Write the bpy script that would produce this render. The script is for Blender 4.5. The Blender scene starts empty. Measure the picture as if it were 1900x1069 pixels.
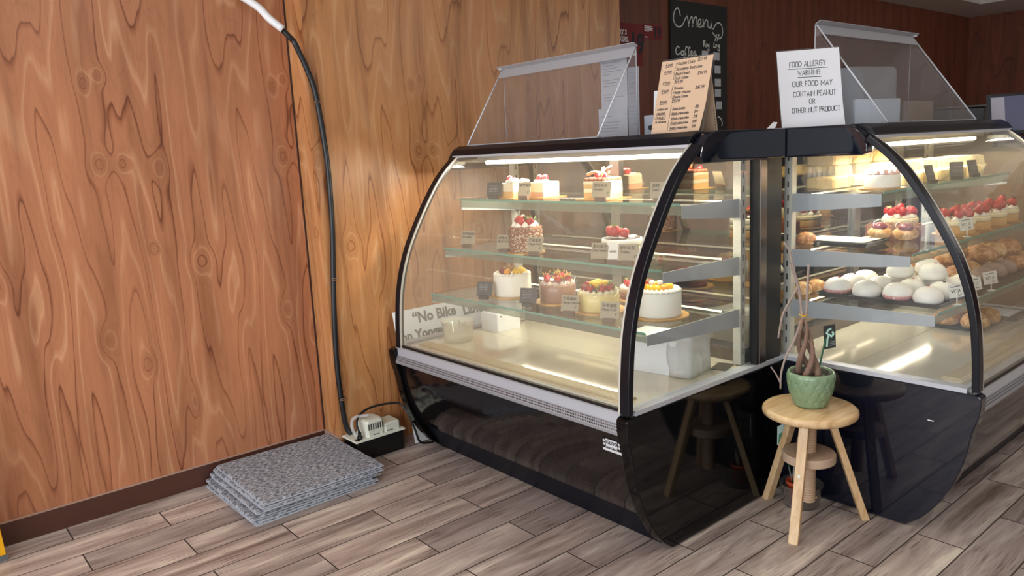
import bpy, bmesh, math, random
from mathutils import Vector, Matrix
random.seed(7)
scene = bpy.context.scene
C = scene.collection
PI = math.pi

# ------------------------------------------------------------ camera
F_PX = 1422.5
cam_d = bpy.data.cameras.new('camera'); cam = bpy.data.objects.new('camera', cam_d); C.objects.link(cam)
cam_d.sensor_fit = 'HORIZONTAL'; cam_d.sensor_width = 36.0; cam_d.lens = F_PX / 1900 * 36.0
cam_d.clip_start = 0.02; cam_d.clip_end = 60
yaw, pit, rol = 0.874083, 0.174943, -0.049976
fw = Vector((-math.sin(yaw)*math.cos(pit), math.cos(yaw)*math.cos(pit), -math.sin(pit)))
r0 = fw.cross(Vector((0, 0, 1))).normalized(); u0 = r0.cross(fw)
rt = r0*math.cos(rol) + u0*math.sin(rol); up = -r0*math.sin(rol) + u0*math.cos(rol)
cam.matrix_world = Matrix(((rt.x, up.x, -fw.x, 0), (rt.y, up.y, -fw.y, 0), (rt.z, up.z, -fw.z, 1.30), (0, 0, 0, 1)))
scene.camera = cam

# ------------------------------------------------------------ world, light, exposure
w = bpy.data.worlds.new('world'); scene.world = w; w.use_nodes = True
bg = w.node_tree.nodes['Background']; bg.inputs[0].default_value = (0.80, 0.88, 1.0, 1); bg.inputs[1].default_value = 1.0
scene.view_settings.view_transform = 'Standard'; scene.view_settings.look = 'None'
scene.view_settings.exposure = 0.0; scene.view_settings.gamma = 1.0; scene.view_settings.use_curve_mapping = False
scene.cycles.transparent_max_bounces = 40
scene.cycles.max_bounces = 12
scene.cycles.sample_clamp_indirect = 6.0
scene.cycles.caustics_reflective = False; scene.cycles.caustics_refractive = False

def area(name, loc, target, sx, sy, power, col):
    d = bpy.data.lights.new(name, 'AREA'); d.shape = 'RECTANGLE'; d.size = sx; d.size_y = sy; d.energy = power; d.color = col
    o = bpy.data.objects.new(name, d); C.objects.link(o); o.location = loc
    o.rotation_euler = (Vector(target) - Vector(loc)).to_track_quat('-Z', 'Y').to_euler()
    return o
# daylight through the shop front (behind the camera) and the long ceiling lamps of the shop floor, then an added rear fill
area('daylight_shopfront', (-0.7, -1.93, 1.35), (-1.3, 2, 1.0), 4.6, 2.1, 132, (0.92, 0.96, 1.0))
area('ceiling_lamp_a', (-1.2, 0.2, 2.70), (-1.2, 0.2, 0), 0.05, 2.4, 20, (1.0, 0.96, 0.90))
area('ceiling_lamp_b', (0.5, 1.6, 2.70), (0.5, 1.6, 0), 0.05, 1.6, 10, (1.0, 0.96, 0.90))
area('ceiling_lamp_c', (0.4, 4.2, 2.57), (0.2, 4.2, 0), 0.05, 2.4, 40, (1.0, 0.96, 0.90))
area('ceiling_lamp_d', (0.6, 7.0, 2.57), (-0.4, 7.0, 0), 1.6, 2.4, 70, (1.0, 0.96, 0.90))  # unseen fill light, added to brighten the dark far wall

# ------------------------------------------------------------ helpers
def lin(c):
    if isinstance(c, str):
        c = [int(c[i:i+2], 16)/255 for i in (0, 2, 4)]
        c = [x/12.92 if x <= .04045 else ((x+.055)/1.055)**2.4 for x in c]
    return (c[0], c[1], c[2], 1)
class NT:
    def __init__(s, name):
        s.m = bpy.data.materials.new(name); s.m.use_nodes = True; s.t = s.m.node_tree; s.t.nodes.clear()
        s.out = s.n('ShaderNodeOutputMaterial')
    def n(s, typ, **kw):
        k = s.t.nodes.new(typ)
        for a, v in kw.items():
            if a.startswith('i_'): k.inputs[a[2:].replace('_', ' ')].default_value = v
            else: setattr(k, a, v)
        return k
    def l(s, a, b): s.t.links.new(a, b)
    def math(s, op, a, b=None, c=None):
        k = s.n('ShaderNodeMath', operation=op)
        for i, v in enumerate((a, b, c)):
            if v is None: continue
            if isinstance(v, (int, float)): k.inputs[i].default_value = v
            else: s.l(v, k.inputs[i])
        return k.outputs[0]
    def ramp(s, fac, stops, interp='LINEAR'):
        k = s.n('ShaderNodeValToRGB'); e = k.color_ramp.elements; k.color_ramp.interpolation = interp
        while len(e) < len(stops): e.new(0.5)
        for x, (p, c) in zip(e, stops): x.position = p; x.color = lin(c)
        s.l(fac, k.inputs[0]); return k.outputs[0]
    def mix(s, fac, a, b, bt='MIX'):
        k = s.n('ShaderNodeMix', data_type='RGBA', blend_type=bt)
        for i, v in ((0, fac), (6, a), (7, b)):
            if isinstance(v, (int, float)): k.inputs[i].default_value = v
            elif isinstance(v, tuple): k.inputs[i].default_value = v
            else: s.l(v, k.inputs[i])
        return k.outputs[2]
def pri(name, col, rough=.5, metal=0., spec=.5, coat=0., var=0., vscale=30., bump=0., bscale=80., sss=0., emit=None, est=0.):
    s = NT(name); p = s.n('ShaderNodeBsdfPrincipled'); s.l(p.outputs[0], s.out.inputs[0])
    c = lin(col); p.inputs['Base Color'].default_value = c; p.inputs['Roughness'].default_value = rough
    p.inputs['Metallic'].default_value = metal; p.inputs['Specular IOR Level'].default_value = spec; p.inputs['Coat Weight'].default_value = coat
    p.inputs['Coat Roughness'].default_value = .04
    tc = None
    if var or bump: tc = s.n('ShaderNodeTexCoord')
    if var:
        n = s.n('ShaderNodeTexNoise', i_Scale=vscale, i_Detail=4.); s.l(tc.outputs['Object'], n.inputs['Vector'])
        f = s.math('MULTIPLY', n.outputs[0], var*2)
        a = tuple(min(1, x*(1+var)) for x in c[:3])+(1,); b = tuple(x*(1-var) for x in c[:3])+(1,)
        s.l(s.mix(n.outputs[0], a, b), p.inputs['Base Color'])
    if bump:
        n = s.n('ShaderNodeTexNoise', i_Scale=bscale, i_Detail=5.); s.l(tc.outputs['Object'], n.inputs['Vector'])
        b = s.n('ShaderNodeBump', i_Strength=bump, i_Distance=.004); s.l(n.outputs[0], b.inputs['Height']); s.l(b.outputs[0], p.inputs['Normal'])
    if sss: p.inputs['Subsurface Weight'].default_value = sss; p.inputs['Subsurface Radius'].default_value = (.02, .012, .008)
    if emit: p.inputs['Emission Color'].default_value = lin(emit); p.inputs['Emission Strength'].default_value = est
    return s.m
def glass(name, tint=(1, 1, 1), haze=0.0, ior=1.45, rough=0.0, hazecol='ffffff'):
    s = NT(name); t = s.n('ShaderNodeBsdfTransparent'); t.inputs[0].default_value = (*tint, 1)
    g = s.n('ShaderNodeBsdfGlossy'); g.inputs['Roughness'].default_value = rough
    f0 = ((ior-1)/(ior+1))**2; ge = s.n('ShaderNodeNewGeometry'); dp = s.n('ShaderNodeVectorMath', operation='DOT_PRODUCT')
    s.l(ge.outputs['Normal'], dp.inputs[0]); s.l(ge.outputs['Incoming'], dp.inputs[1])
    fr = s.math('MULTIPLY_ADD', s.math('POWER', s.math('SUBTRACT', 1., s.math('ABSOLUTE', dp.outputs['Value'])), 5.), 1-f0, f0)
    m = s.n('ShaderNodeMixShader'); s.l(fr, m.inputs[0]); s.l(t.outputs[0], m.inputs[1]); s.l(g.outputs[0], m.inputs[2])
    last = m
    if haze:
        d = s.n('ShaderNodeBsdfDiffuse'); d.inputs[0].default_value = lin(hazecol)
        m2 = s.n('ShaderNodeMixShader'); m2.inputs[0].default_value = haze
        s.l(m.outputs[0], m2.inputs[1]); s.l(d.outputs[0], m2.inputs[2]); last = m2
    s.l(last.outputs[0], s.out.inputs[0]); return s.m

class MB:
    def __init__(s, T=None): s.v = []; s.f = []; s.T = T; s.mi = 0; s.sm = True
    def add(s, vs, fs, smooth=False):
        b = len(s.v)
        for p in vs: s.v.append(tuple(s.T(*p)) if s.T else tuple(p))
        for f in fs: s.f.append(([b+i for i in f], s.mi, smooth))
    def box(s, x0, x1, y0, y1, z0, z1):
        s.add([(x0,y0,z0),(x1,y0,z0),(x1,y1,z0),(x0,y1,z0),(x0,y0,z1),(x1,y0,z1),(x1,y1,z1),(x0,y1,z1)],
              [(3,2,1,0),(4,5,6,7),(0,1,5,4),(1,2,6,5),(2,3,7,6),(3,0,4,7)])
    def rbox(s, x0, x1, y0, y1, z0, z1, r=.004):
        # box with chamfered vertical and top edges
        def ring(i, z): return [(x0+i+r,y0+i,z),(x1-i-r,y0+i,z),(x1-i,y0+i+r,z),(x1-i,y1-i-r,z),(x1-i-r,y1-i,z),(x0+i+r,y1-i,z),(x0+i,y1-i-r,z),(x0+i,y0+i+r,z)]
        rings = [ring(0, z0), ring(0, z1-r), ring(r*.3, z1-r*.3), ring(r, z1)]
        s.loft(rings)
    def loft(s, rings, close=True, cap=True, smooth=False):
        n = len(rings[0]); vs = [p for r in rings for p in r]; fs = []
        for k in range(len(rings)-1):
            for i in range(n if close else n-1):
                j = (i+1) % n; fs.append((k*n+i, k*n+j, (k+1)*n+j, (k+1)*n+i))
        b = len(s.v); s.add(vs, fs, smooth)
        if cap and close:
            s.f.append(([b+i for i in range(n)][::-1], s.mi, False)); s.f.append(([b+(len(rings)-1)*n+i for i in range(n)], s.mi, False))
    def lathe(s, prof, cx=0, cy=0, cz=0, n=28, sx=1, sy=1, smooth=True, fn=None):
        rings = []
        for r, z in prof:
            ring = []
            for i in range(n):
                a = 2*PI*i/n; rr = r if fn is None else fn(a, r, z)
                ring.append((cx+rr*math.cos(a)*sx, cy+rr*math.sin(a)*sy, cz+z))
            rings.append(ring)
        s.loft(rings, True, True, smooth)
    def prism(s, poly, h0, h1, axis='u'):
        # poly of (d,z); extruded along the first coordinate
        n = len(poly); s.add([(h0, d, z) for d, z in poly]+[(h1, d, z) for d, z in poly],
            [tuple(range(n))[::-1], tuple(range(n, 2*n))]+[(i, (i+1) % n, n+(i+1) % n, n+i) for i in range(n)])
    def strip(s, prof, th, u0, u1):
        # sheet following a (d,z) profile, thickness th along its normal
        nrm = []
        for i in range(len(prof)):
            a = prof[max(0, i-1)]; b = prof[min(len(prof)-1, i+1)]
            t = Vector((b[0]-a[0], b[1]-a[1])).normalized(); nrm.append((t.y, -t.x))
        rings = []
        for (d, z), (nx, nz) in zip(prof, nrm):
            rings.append([(u0, d, z), (u1, d, z), (u1, d+nx*th, z+nz*th), (u0, d+nx*th, z+nz*th)])
        s.loft(rings, True, True, False)
    def tube(s, pts, r, n=8, cap=True, r1=None):
        pts = [Vector(p) for p in pts]; rings = []; prev = None
        for i, p in enumerate(pts):
            t = (pts[min(i+1, len(pts)-1)]-pts[max(i-1, 0)]).normalized()
            if prev is None:
                a = Vector((0, 0, 1)) if abs(t.z) < .9 else Vector((1, 0, 0)); x = t.cross(a).normalized()
            else: x = (prev - t*prev.dot(t)).normalized()
            prev = x; y = t.cross(x); rr = r if r1 is None else r+(r1-r)*i/(len(pts)-1)
            rings.append([tuple(p+x*math.cos(2*PI*k/n)*rr+y*math.sin(2*PI*k/n)*rr) for k in range(n)])
        s.loft(rings, True, cap, True)
    def ball(s, c, rx, ry, rz, n=14, m=9, jit=0.):
        rings = []
        for j in range(m+1):
            a = -PI/2+PI*j/m; ca = max(math.cos(a), .02)
            rings.append([(c[0]+rx*ca*math.cos(2*PI*i/n)*(1+jit*random.uniform(-1, 1)), c[1]+ry*ca*math.sin(2*PI*i/n)*(1+jit*random.uniform(-1, 1)), c[2]+rz*math.sin(a)) for i in range(n)])
        s.loft(rings, True, True, True)
    def quad(s, a, b, c, d): s.add([a, b, c, d], [(0, 1, 2, 3)])
    def build(s, name, mat, parent=None, recalc=True, bevel=0.):
        me = bpy.data.meshes.new(name); me.from_pydata(s.v, [], [f[0] for f in s.f])
        for m in (mat if isinstance(mat, (list, tuple)) else [mat]): me.materials.append(m)
        for p, f in zip(me.polygons, s.f): p.material_index = f[1]; p.use_smooth = f[2]
        me.update()
        if recalc:
            bm = bmesh.new(); bm.from_mesh(me); bmesh.ops.recalc_face_normals(bm, faces=bm.faces); bm.to_mesh(me); bm.free()
        o = bpy.data.objects.new(name, me); C.objects.link(o)
        if parent: o.parent = parent
        if bevel:
            b = o.modifiers.new('bevel', 'BEVEL'); b.width = bevel; b.segments = 2; b.limit_method = 'ANGLE'; b.angle_limit = .6
        return o
def tag(o, label, cat, group=None):
    o['label'] = label; o['category'] = cat
    if group: o['group'] = group
    return o
def thing(name, label, cat, loc=(0, 0, 0), rz=0., group=None):
    o = bpy.data.objects.new(name, None); C.objects.link(o); o.location = loc; o.rotation_euler = (0, 0, rz); o.empty_display_size = .05
    return tag(o, label, cat, group)
def struct(o): o['kind'] = 'structure'; return o
def kids(o): return [c for c in list(C.objects) if c.parent == o]
def copy_tree(o, parent=None):
    c = o.copy(); C.objects.link(c)
    if parent: c.parent = parent
    for ch in kids(o): copy_tree(ch, c)
    return c
def smooth_line(pts, k=5):
    P = [Vector(p) for p in pts]; P = [P[0]*2-P[1]]+P+[P[-1]*2-P[-2]]; out = []
    for i in range(1, len(P)-2):
        for j in range(k):
            t = j/k; a, b, c, d = P[i-1:i+3]
            out.append(.5*((2*b)+(c-a)*t+(2*a-5*b+4*c-d)*t*t+(3*b-a-3*c+d)*t**3))
    out.append(P[-2]); return out

# handwriting: single-stroke letters, two digits per point (x, y; baseline y=2, cap height 8)
G = {'a':'36 16 05 03 12 22 34;36 33 42','b':'08 02;05 16 26 35 33 22 12 03','c':'35 26 16 05 03 12 22 33','d':'35 26 16 05 03 12 22 34;38 33 42',
'e':'04 34 35 26 16 05 03 12 22 33','f':'37 28 18 17 12 01;05 35','g':'36 16 05 04 13 23 35;36 31 20 10 01','h':'08 02;05 16 26 35 32','i':'06 03 12;08 07',
'j':'26 21 10 01;28 27','k':'08 02;36 04 32','l':'08 03 12','m':'06 02;05 16 25 22;25 36 45 42','n':'06 02;05 16 26 35 32','o':'16 05 03 12 22 33 35 26 16',
'p':'06 00;05 16 26 35 33 22 12 03','q':'36 16 05 03 12 22 34;36 30 41','r':'06 02;05 16 26','s':'35 26 16 05 24 33 22 12 03','t':'18 13 22 32;06 36',
'u':'06 03 12 22 33;36 33 42','v':'06 12 36','w':'06 12 25 32 46','x':'06 32;36 02','y':'06 03 13 34;36 31 10','z':'06 36 02 32',
'A':'02 28 42;14 34','B':'02 08 28 37 26 05;26 35 33 22 02','C':'47 38 18 07 03 12 32 43','D':'02 08 28 46 44 22 02','E':'38 08 02 32;05 25','F':'38 08 02;05 25',
'G':'47 38 18 07 03 12 32 43 45 25','H':'08 02;48 42;05 45','I':'18 12','K':'08 02;48 05 42','L':'08 02 32','M':'02 08 34 68 62','N':'02 08 42 48',
'O':'18 07 03 12 32 43 47 38 18','P':'02 08 28 37 36 25 05','R':'02 08 28 37 36 25 05;15 42','S':'37 28 18 07 06 24 33 22 12 03','T':'08 48;28 22',
'U':'08 03 12 32 43 48','W':'08 22 36 42 68','Y':'08 25 48;25 22','0':'18 07 03 12 22 33 37 28 18','1':'17 28 22','2':'07 18 28 37 36 02 32',
'3':'07 18 28 37 26 15;26 34 33 22 12 03','4':'18 04 34;36 32','5':'38 08 05 26 34 33 22 02','6':'37 28 18 06 03 12 22 33 34 25 05','7':'08 38 12',
'8':'18 07 06 15 25 34 33 22 12 03 04 15;25 36 37 28 18','9':'36 25 15 06 07 18 28 37 32','$':'37 28 18 07 06 24 33 22 12 03;29 21','-':'04 24','/':'01 38',
'.':'12 13','{':'28 17 16 05 14 13 22','"':'08 07;18 17',',':'12 01'}
def strokes(txt, x, y, h, slant=0., gap=1.3, xs=1.):
    """polylines of one written line; h = cap height"""
    k = h/6; out = []; cx = x; rr = random.Random(len(txt)*7+ord(txt[0]))
    for ch in txt:
        if ch == ' ': cx += 3*k*xs; continue
        g = G.get(ch, G['.']); wmax = 0; dy = rr.uniform(-.25, .25)*k
        for st in g.split(';'):
            pl = [(cx+(int(t[0])*xs+slant*(int(t[1])-2))*k, y+(int(t[1])-2)*k+dy) for t in st.split()]
            wmax = max(wmax, max(int(t[0]) for t in st.split()))
            if len(pl) == 1: pl = [pl[0], (pl[0][0]+k*.3, pl[0][1]+k*.3)]
            out.append(pl)
        cx += (wmax+gap)*k*xs
    return out, cx
def ink(polys, wd, fn, mb=None):
    """flat pen ribbons; fn maps (x, y) on the sheet to a 3D point just above it"""
    mb = mb or MB()
    for pl in polys:
        P = [Vector((a, b)) for a, b in pl]; P = [p for k, p in enumerate(P) if k == 0 or (p-P[k-1]).length > 1e-6]
        if len(P) < 2: continue
        vs = []
        for k, p in enumerate(P):
            d0 = (p-P[k-1]).normalized() if k else None; d1 = (P[k+1]-p).normalized() if k < len(P)-1 else None
            t = ((d0 or d1)+(d1 or d0)); t = t.normalized() if t.length > .2 else (d1 or d0)
            c = max(.55, t.dot(d1 or d0)); nv = Vector((-t.y, t.x))*(wd*.5/c); e = t*(wd*.4) if d1 is None else (t*(-wd*.4) if d0 is None else Vector((0, 0)))
            q = p+e; vs += [fn(q.x+nv.x, q.y+nv.y), fn(q.x-nv.x, q.y-nv.y)]
        mb.add(vs, [(2*k, 2*k+1, 2*k+3, 2*k+2) for k in range(len(P)-1)])
    return mb
def type_mesh(name, txt, size, mat, M, parent=None, bold=0., align='LEFT', sx=1.):
    cu = bpy.data.curves.new(name, 'FONT'); cu.body = txt; cu.size = size; cu.align_x = align; cu.offset = bold; cu.resolution_u = 2
    t = bpy.data.objects.new(name+'_tmp', cu); C.objects.link(t)
    dg = bpy.context.evaluated_depsgraph_get(); me = bpy.data.meshes.new_from_object(t.evaluated_get(dg))
    bpy.data.objects.remove(t); bpy.data.curves.remove(cu)
    me.transform(Matrix.Diagonal((sx, 1, 1, 1))); me.transform(M); me.materials.clear(); me.materials.append(mat); me.name = name
    o = bpy.data.objects.new(name, me); C.objects.link(o)
    if parent: o.parent = parent
    return o
def frame(org, ex, ey):
    ex = Vector(ex).normalized(); ey = Vector(ey).normalized(); ez = ex.cross(ey)
    return Matrix(((ex.x, ey.x, ez.x, org[0]), (ex.y, ey.y, ez.y, org[1]), (ex.z, ey.z, ez.z, org[2]), (0, 0, 0, 1)))

# ------------------------------------------------------------ materials
def wood_wall(name, dark, mid, light, line, knots=True, P=.712, gloss=.32):
    s = NT(name); p = s.n('ShaderNodeBsdfPrincipled'); s.l(p.outputs[0], s.out.inputs[0])
    geo = s.n('ShaderNodeNewGeometry'); sep = s.n('ShaderNodeSeparateXYZ'); s.l(geo.outputs['Position'], sep.inputs[0])
    u = s.math('MULTIPLY_ADD', s.math('ADD', sep.outputs[0], 3.165), .8, sep.outputs[1]); v = sep.outputs[2]
    ang = s.math('MULTIPLY', u, 2*PI/P)
    co = s.n('ShaderNodeCombineXYZ'); s.l(s.math('MULTIPLY', s.math('COSINE', ang), .62), co.inputs[0]); s.l(s.math('MULTIPLY', s.math('SINE', ang), .62), co.inputs[1])
    s.l(s.math('MULTIPLY', v, .62), co.inputs[2])
    n1 = s.n('ShaderNodeTexNoise', i_Scale=1.0, i_Detail=2.6, i_Roughness=.42); s.l(co.outputs[0], n1.inputs['Vector'])
    h = n1.outputs[0]
    dk = None
    if knots:
        # veneer figure of the photographed panels: long ovals and eye knots, repeated by the peel of the log
        B = [(.53, 1.30, .060, .36, .16), (.70, 1.33, .030, .045, .16), (.775, 1.33, .024, .036, .14), (.68, 1.62, .020, .034, .12), (.735, 1.65, .02, .03, .12),
             (.85, 1.00, .018, .022, .12), (.90, 1.31, .03, .05, .13), (.78, .55, .030, .05, -.15), (.64, .67, .03, .06, -.14), (1.02, .93, .05, .05, -.12), (.44, .80, .045, .17, -.10), (.93, .36, .018, .06, .12)]
        for (bu, bv, su, sv, A) in B:
            du = s.math('DIVIDE', s.math('WRAP', s.math('SUBTRACT', u, bu), -P/2, P/2), su); dv = s.math('DIVIDE', s.math('SUBTRACT', v, bv), sv)
            e = s.math('POWER', 2.718, s.math('MULTIPLY', s.math('ADD', s.math('MULTIPLY', du, du), s.math('MULTIPLY', dv, dv)), -1.))
            h = s.math('MULTIPLY_ADD', e, A, h)
            if su < .032: dk = e if dk is None else s.math('ADD', dk, e)
    ring = s.math('FRACT', s.math('MULTIPLY', h, 7.5))
    col = s.ramp(ring, [(0., line), (.03, dark), (.10, mid), (.40, mid), (.52, light), (.60, mid), (.975, mid), (1., line)])
    # second, finer growth rings
    ring2 = s.math('FRACT', s.math('MULTIPLY', h, 30.))
    f2 = s.ramp(ring2, [(0., (.80, .77, .75)), (.10, (1, 1, 1)), (.80, (1, 1, 1)), (1., (.84, .82, .80))])
    col = s.mix(.55, col, f2, 'MULTIPLY')
    # calm the contrast with the plain veneer tone in patches
    n3 = s.n('ShaderNodeTexNoise', i_Scale=3.2, i_Detail=2.); mp = s.n('ShaderNodeMapping'); mp.inputs['Scale'].default_value = (1, 1, .35)
    s.l(geo.outputs['Position'], mp.inputs[0]); s.l(mp.outputs[0], n3.inputs['Vector'])
    patch = s.ramp(n3.outputs[0], [(.35, (.0, .0, .0)), (.65, (.45, .45, .45))])
    col = s.mix(patch, col, lin(mid))
    mp2 = s.n('ShaderNodeMapping'); mp2.inputs['Scale'].default_value = (60, 60, 2.2); s.l(geo.outputs['Position'], mp2.inputs[0])
    fib = s.n('ShaderNodeTexNoise', i_Scale=4., i_Detail=4.); s.l(mp2.outputs[0], fib.inputs['Vector'])
    col = s.mix(.2, col, s.ramp(fib.outputs[0], [(.3, (.55, .50, .45)), (.7, (1.15, 1.12, 1.1))]), 'MULTIPLY')
    mp5 = s.n('ShaderNodeMapping'); mp5.inputs['Scale'].default_value = (9, 9, .8); s.l(geo.outputs['Position'], mp5.inputs[0])
    n5 = s.n('ShaderNodeTexNoise', i_Scale=1.6, i_Detail=3.); s.l(mp5.outputs[0], n5.inputs['Vector'])
    col = s.mix(.8, col, s.ramp(n5.outputs[0], [(.30, (.62, .56, .54)), (.48, (.95, .94, .94)), (.70, (1.12, 1.12, 1.12))]), 'MULTIPLY')
    if dk is not None:
        col = s.mix(s.math('MULTIPLY', s.math('MINIMUM', dk, 1.), .30), col, lin(line))
    s.l(col, p.inputs['Base Color']); p.inputs['Roughness'].default_value = gloss; p.inputs['Specular IOR Level'].default_value = .4
    return s.m
M_wood = wood_wall('orange_veneer', '935a3e', 'ad7453', 'c6936f', '6a3b27')
M_wood2 = wood_wall('orange_veneer_warm', 'a2673e', 'be8656', 'd0a072', '7d4b2c')
M_brown = wood_wall('dark_veneer', '5f3324', '76422e', '834c36', '522b21', knots=False, gloss=.4)  # dark stain, deepened to paint in the unlit far end
M_base = pri('dark_skirting', '4a2c22', .35, var=.25, vscale=6)
M_ceil = pri('ceiling_paint', 'd2ccc6', .8)
M_white_paint = pri('white_paint', 'd8d6d0', .7)

def floor_mat():
    s = NT('wood_look_tile'); p = s.n('ShaderNodeBsdfPrincipled'); s.l(p.outputs[0], s.out.inputs[0])
    geo = s.n('ShaderNodeNewGeometry'); at = s.n('ShaderNodeAttribute'); at.attribute_name = 'tone'
    off = s.n('ShaderNodeCombineXYZ'); s.l(s.math('MULTIPLY', at.outputs['Fac'], 37.), off.inputs[0]); s.l(s.math('MULTIPLY', at.outputs['Fac'], 91.), off.inputs[1])
    ad = s.n('ShaderNodeVectorMath', operation='ADD'); s.l(geo.outputs['Position'], ad.inputs[0]); s.l(off.outputs[0], ad.inputs[1])
    mp = s.n('ShaderNodeMapping'); mp.inputs['Scale'].default_value = (10, 1.2, 1); s.l(ad.outputs[0], mp.inputs[0])
    n = s.n('ShaderNodeTexNoise', i_Scale=1.4, i_Detail=6., i_Roughness=.6, i_Distortion=.7); s.l(mp.outputs[0], n.inputs['Vector'])
    col = s.ramp(n.outputs[0], [(.28, '6c5d57'), (.42, '988a84'), (.55, 'b2a59f'), (.68, 'd0c6ba')])
    mp2 = s.n('ShaderNodeMapping'); mp2.inputs['Scale'].default_value = (110, 5, 1); s.l(ad.outputs[0], mp2.inputs[0])
    n2 = s.n('ShaderNodeTexNoise', i_Scale=1.6, i_Detail=4.); s.l(mp2.outputs[0], n2.inputs['Vector'])
    fine = s.ramp(n2.outputs[0], [(.36, (.42, .37, .33)), (.47, (1, 1, 1)), (.7, (1.06, 1.06, 1.06))])
    mk = s.n('ShaderNodeTexNoise', i_Scale=5., i_Detail=2.); s.l(ad.outputs[0], mk.inputs['Vector'])
    col = s.mix(s.ramp(mk.outputs[0], [(.42, (.1, .1, .1)), (.62, (.8, .8, .8))]), col, fine, 'MULTIPLY')
    tone = s.ramp(at.outputs['Fac'], [(0., (.72, .70, .70)), (1., (1.12, 1.08, 1.02))])
    col = s.mix(1., col, tone, 'MULTIPLY')
    s.l(col, p.inputs['Base Color']); p.inputs['Roughness'].default_value = .42; p.inputs['Specular IOR Level'].default_value = .35
    b = s.n('ShaderNodeBump', i_Strength=.25, i_Distance=.002); s.l(n2.outputs[0], b.inputs['Height']); s.l(b.outputs[0], p.inputs['Normal'])
    return s.m
M_floor = floor_mat()
M_grout = pri('grout', '3d332e', .9)

M_black = pri('gloss_black', '08080a', .06, spec=.28)
M_black_belly = pri('gloss_black_belly', '120f10', .09, spec=.5, coat=.12)
M_navy = pri('gloss_black_blue', '10131f', .05, spec=.5, coat=.25)
M_kick = pri('kick_black', '10131c', .4, spec=.12, var=.2)
M_frame = pri('satin_black', '0d0f17', .25, spec=.3)
M_alu = pri('brushed_aluminium', 'b9bcc4', .38, metal=.25, var=.05, vscale=8)
M_steel = pri('stainless', '9c9a96', .28, metal=.9)
M_stand = pri('painted_standard', 'c4c1b6', .4, metal=.2)
M_greymetal = pri('grey_sheet_metal', 'a3a7ab', .5, metal=.25)
M_darksteel = pri('dark_steel', '6e6560', .25, metal=.9)
M_deck = pri('deck_stainless', 'd9d0bb', .08, metal=.35, var=.06, vscale=4)
M_beige = pri('beige_lining', 'd8cbaa', .5)
M_gasket = pri('black_gasket', '08080a', .5)
M_mirror = pri('tinted_mirror', '918e85', .03, metal=1.0)
M_glassf = glass('front_glass', (.985, .99, .98), haze=.07, hazecol='e8dcc4')  # diffuse haze paints in the glare mirrored by the curved pane
M_glass = glass('clear_glass', (.985, .992, .988), haze=.028, hazecol='d8dde2')  # bluish diffuse haze paints reflected glare onto the end panes
M_shelf = glass('shelf_glass', (.96, .978, .962), ior=1.5)
M_edge = pri('green_glass_edge', '6f9c8c', .15, spec=.6)
M_lip = glass('shelf_lip', (.72, .74, .68), haze=.30, hazecol='a5ab9c')
M_plexi = glass('plexiglass', (.965, .967, .97), haze=.025, ior=1.40, hazecol='d8d8dc')
M_plexi_edge = pri('plexi_edge', 'c9ccd4', .25, spec=.6)
M_lipplex = glass('frosted_lip', (.8, .8, .82), haze=.42, hazecol='d0d2d8')
M_led = pri('led_tube', 'ffffff', .4, emit='fff0cf', est=14)
M_led2 = pri('led_strip', 'ffffff', .4, emit='fff0cf', est=5)
M_white = pri('white_paper', 'e9e9ea', .7)
M_paperg = pri('grey_white_paper', 'c6c9cf', .7, var=.04)
M_tan = pri('tan_card', 'c9ac90', .75, var=.05, vscale=10)
M_ink = pri('ink', '24242a', .6)
M_chalk = pri('chalk', 'dcdcd6', .8)
M_board = pri('chalkboard', '17171b', .55, var=.2, vscale=5)
M_grey_txt = pri('grey_print', '6b6d6c', .6)
def perf():
    s = NT('perforated_strip'); p = s.n('ShaderNodeBsdfPrincipled'); s.l(p.outputs[0], s.out.inputs[0])
    geo = s.n('ShaderNodeTexCoord'); sep = s.n('ShaderNodeSeparateXYZ'); s.l(geo.outputs['Object'], sep.inputs[0])
    a = s.math('SUBTRACT', s.math('FRACT', s.math('MULTIPLY', s.math('ADD', sep.outputs[0], sep.outputs[1]), 130.)), .5)
    b = s.math('SUBTRACT', s.math('FRACT', s.math('MULTIPLY', sep.outputs[2], 130.)), .5)
    rr = s.math('ADD', s.math('MULTIPLY', a, a), s.math('MULTIPLY', b, b))
    hole = s.math('LESS_THAN', rr, .10)
    band = s.math('MULTIPLY', s.math('GREATER_THAN', sep.outputs[2], .446), s.math('LESS_THAN', sep.outputs[2], .466))
    f = s.math('MULTIPLY', hole, band)
    s.l(s.mix(f, lin('96979c'), lin('17181c')), p.inputs['Base Color']); p.inputs['Roughness'].default_value = .4; p.inputs['Metallic'].default_value = .25
    return s.m
M_perf = perf()
def grille():
    s = NT('deck_grille'); p = s.n('ShaderNodeBsdfPrincipled'); s.l(p.outputs[0], s.out.inputs[0])
    geo = s.n('ShaderNodeNewGeometry'); sep = s.n('ShaderNodeSeparateXYZ'); s.l(geo.outputs['Position'], sep.inputs[0])
    a = s.math('FRACT', s.math('MULTIPLY', sep.outputs[0], 150.)); b = s.math('FRACT', s.math('MULTIPLY', sep.outputs[1], 150.))
    f = s.math('MULTIPLY', s.math('LESS_THAN', a, .45), s.math('LESS_THAN', b, .45))
    s.l(s.mix(f, lin('b9a888'), lin('84765f')), p.inputs['Base Color']); p.inputs['Roughness'].default_value = .5; p.inputs['Metallic'].default_value = .2
    return s.m
M_grille = grille()

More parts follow.
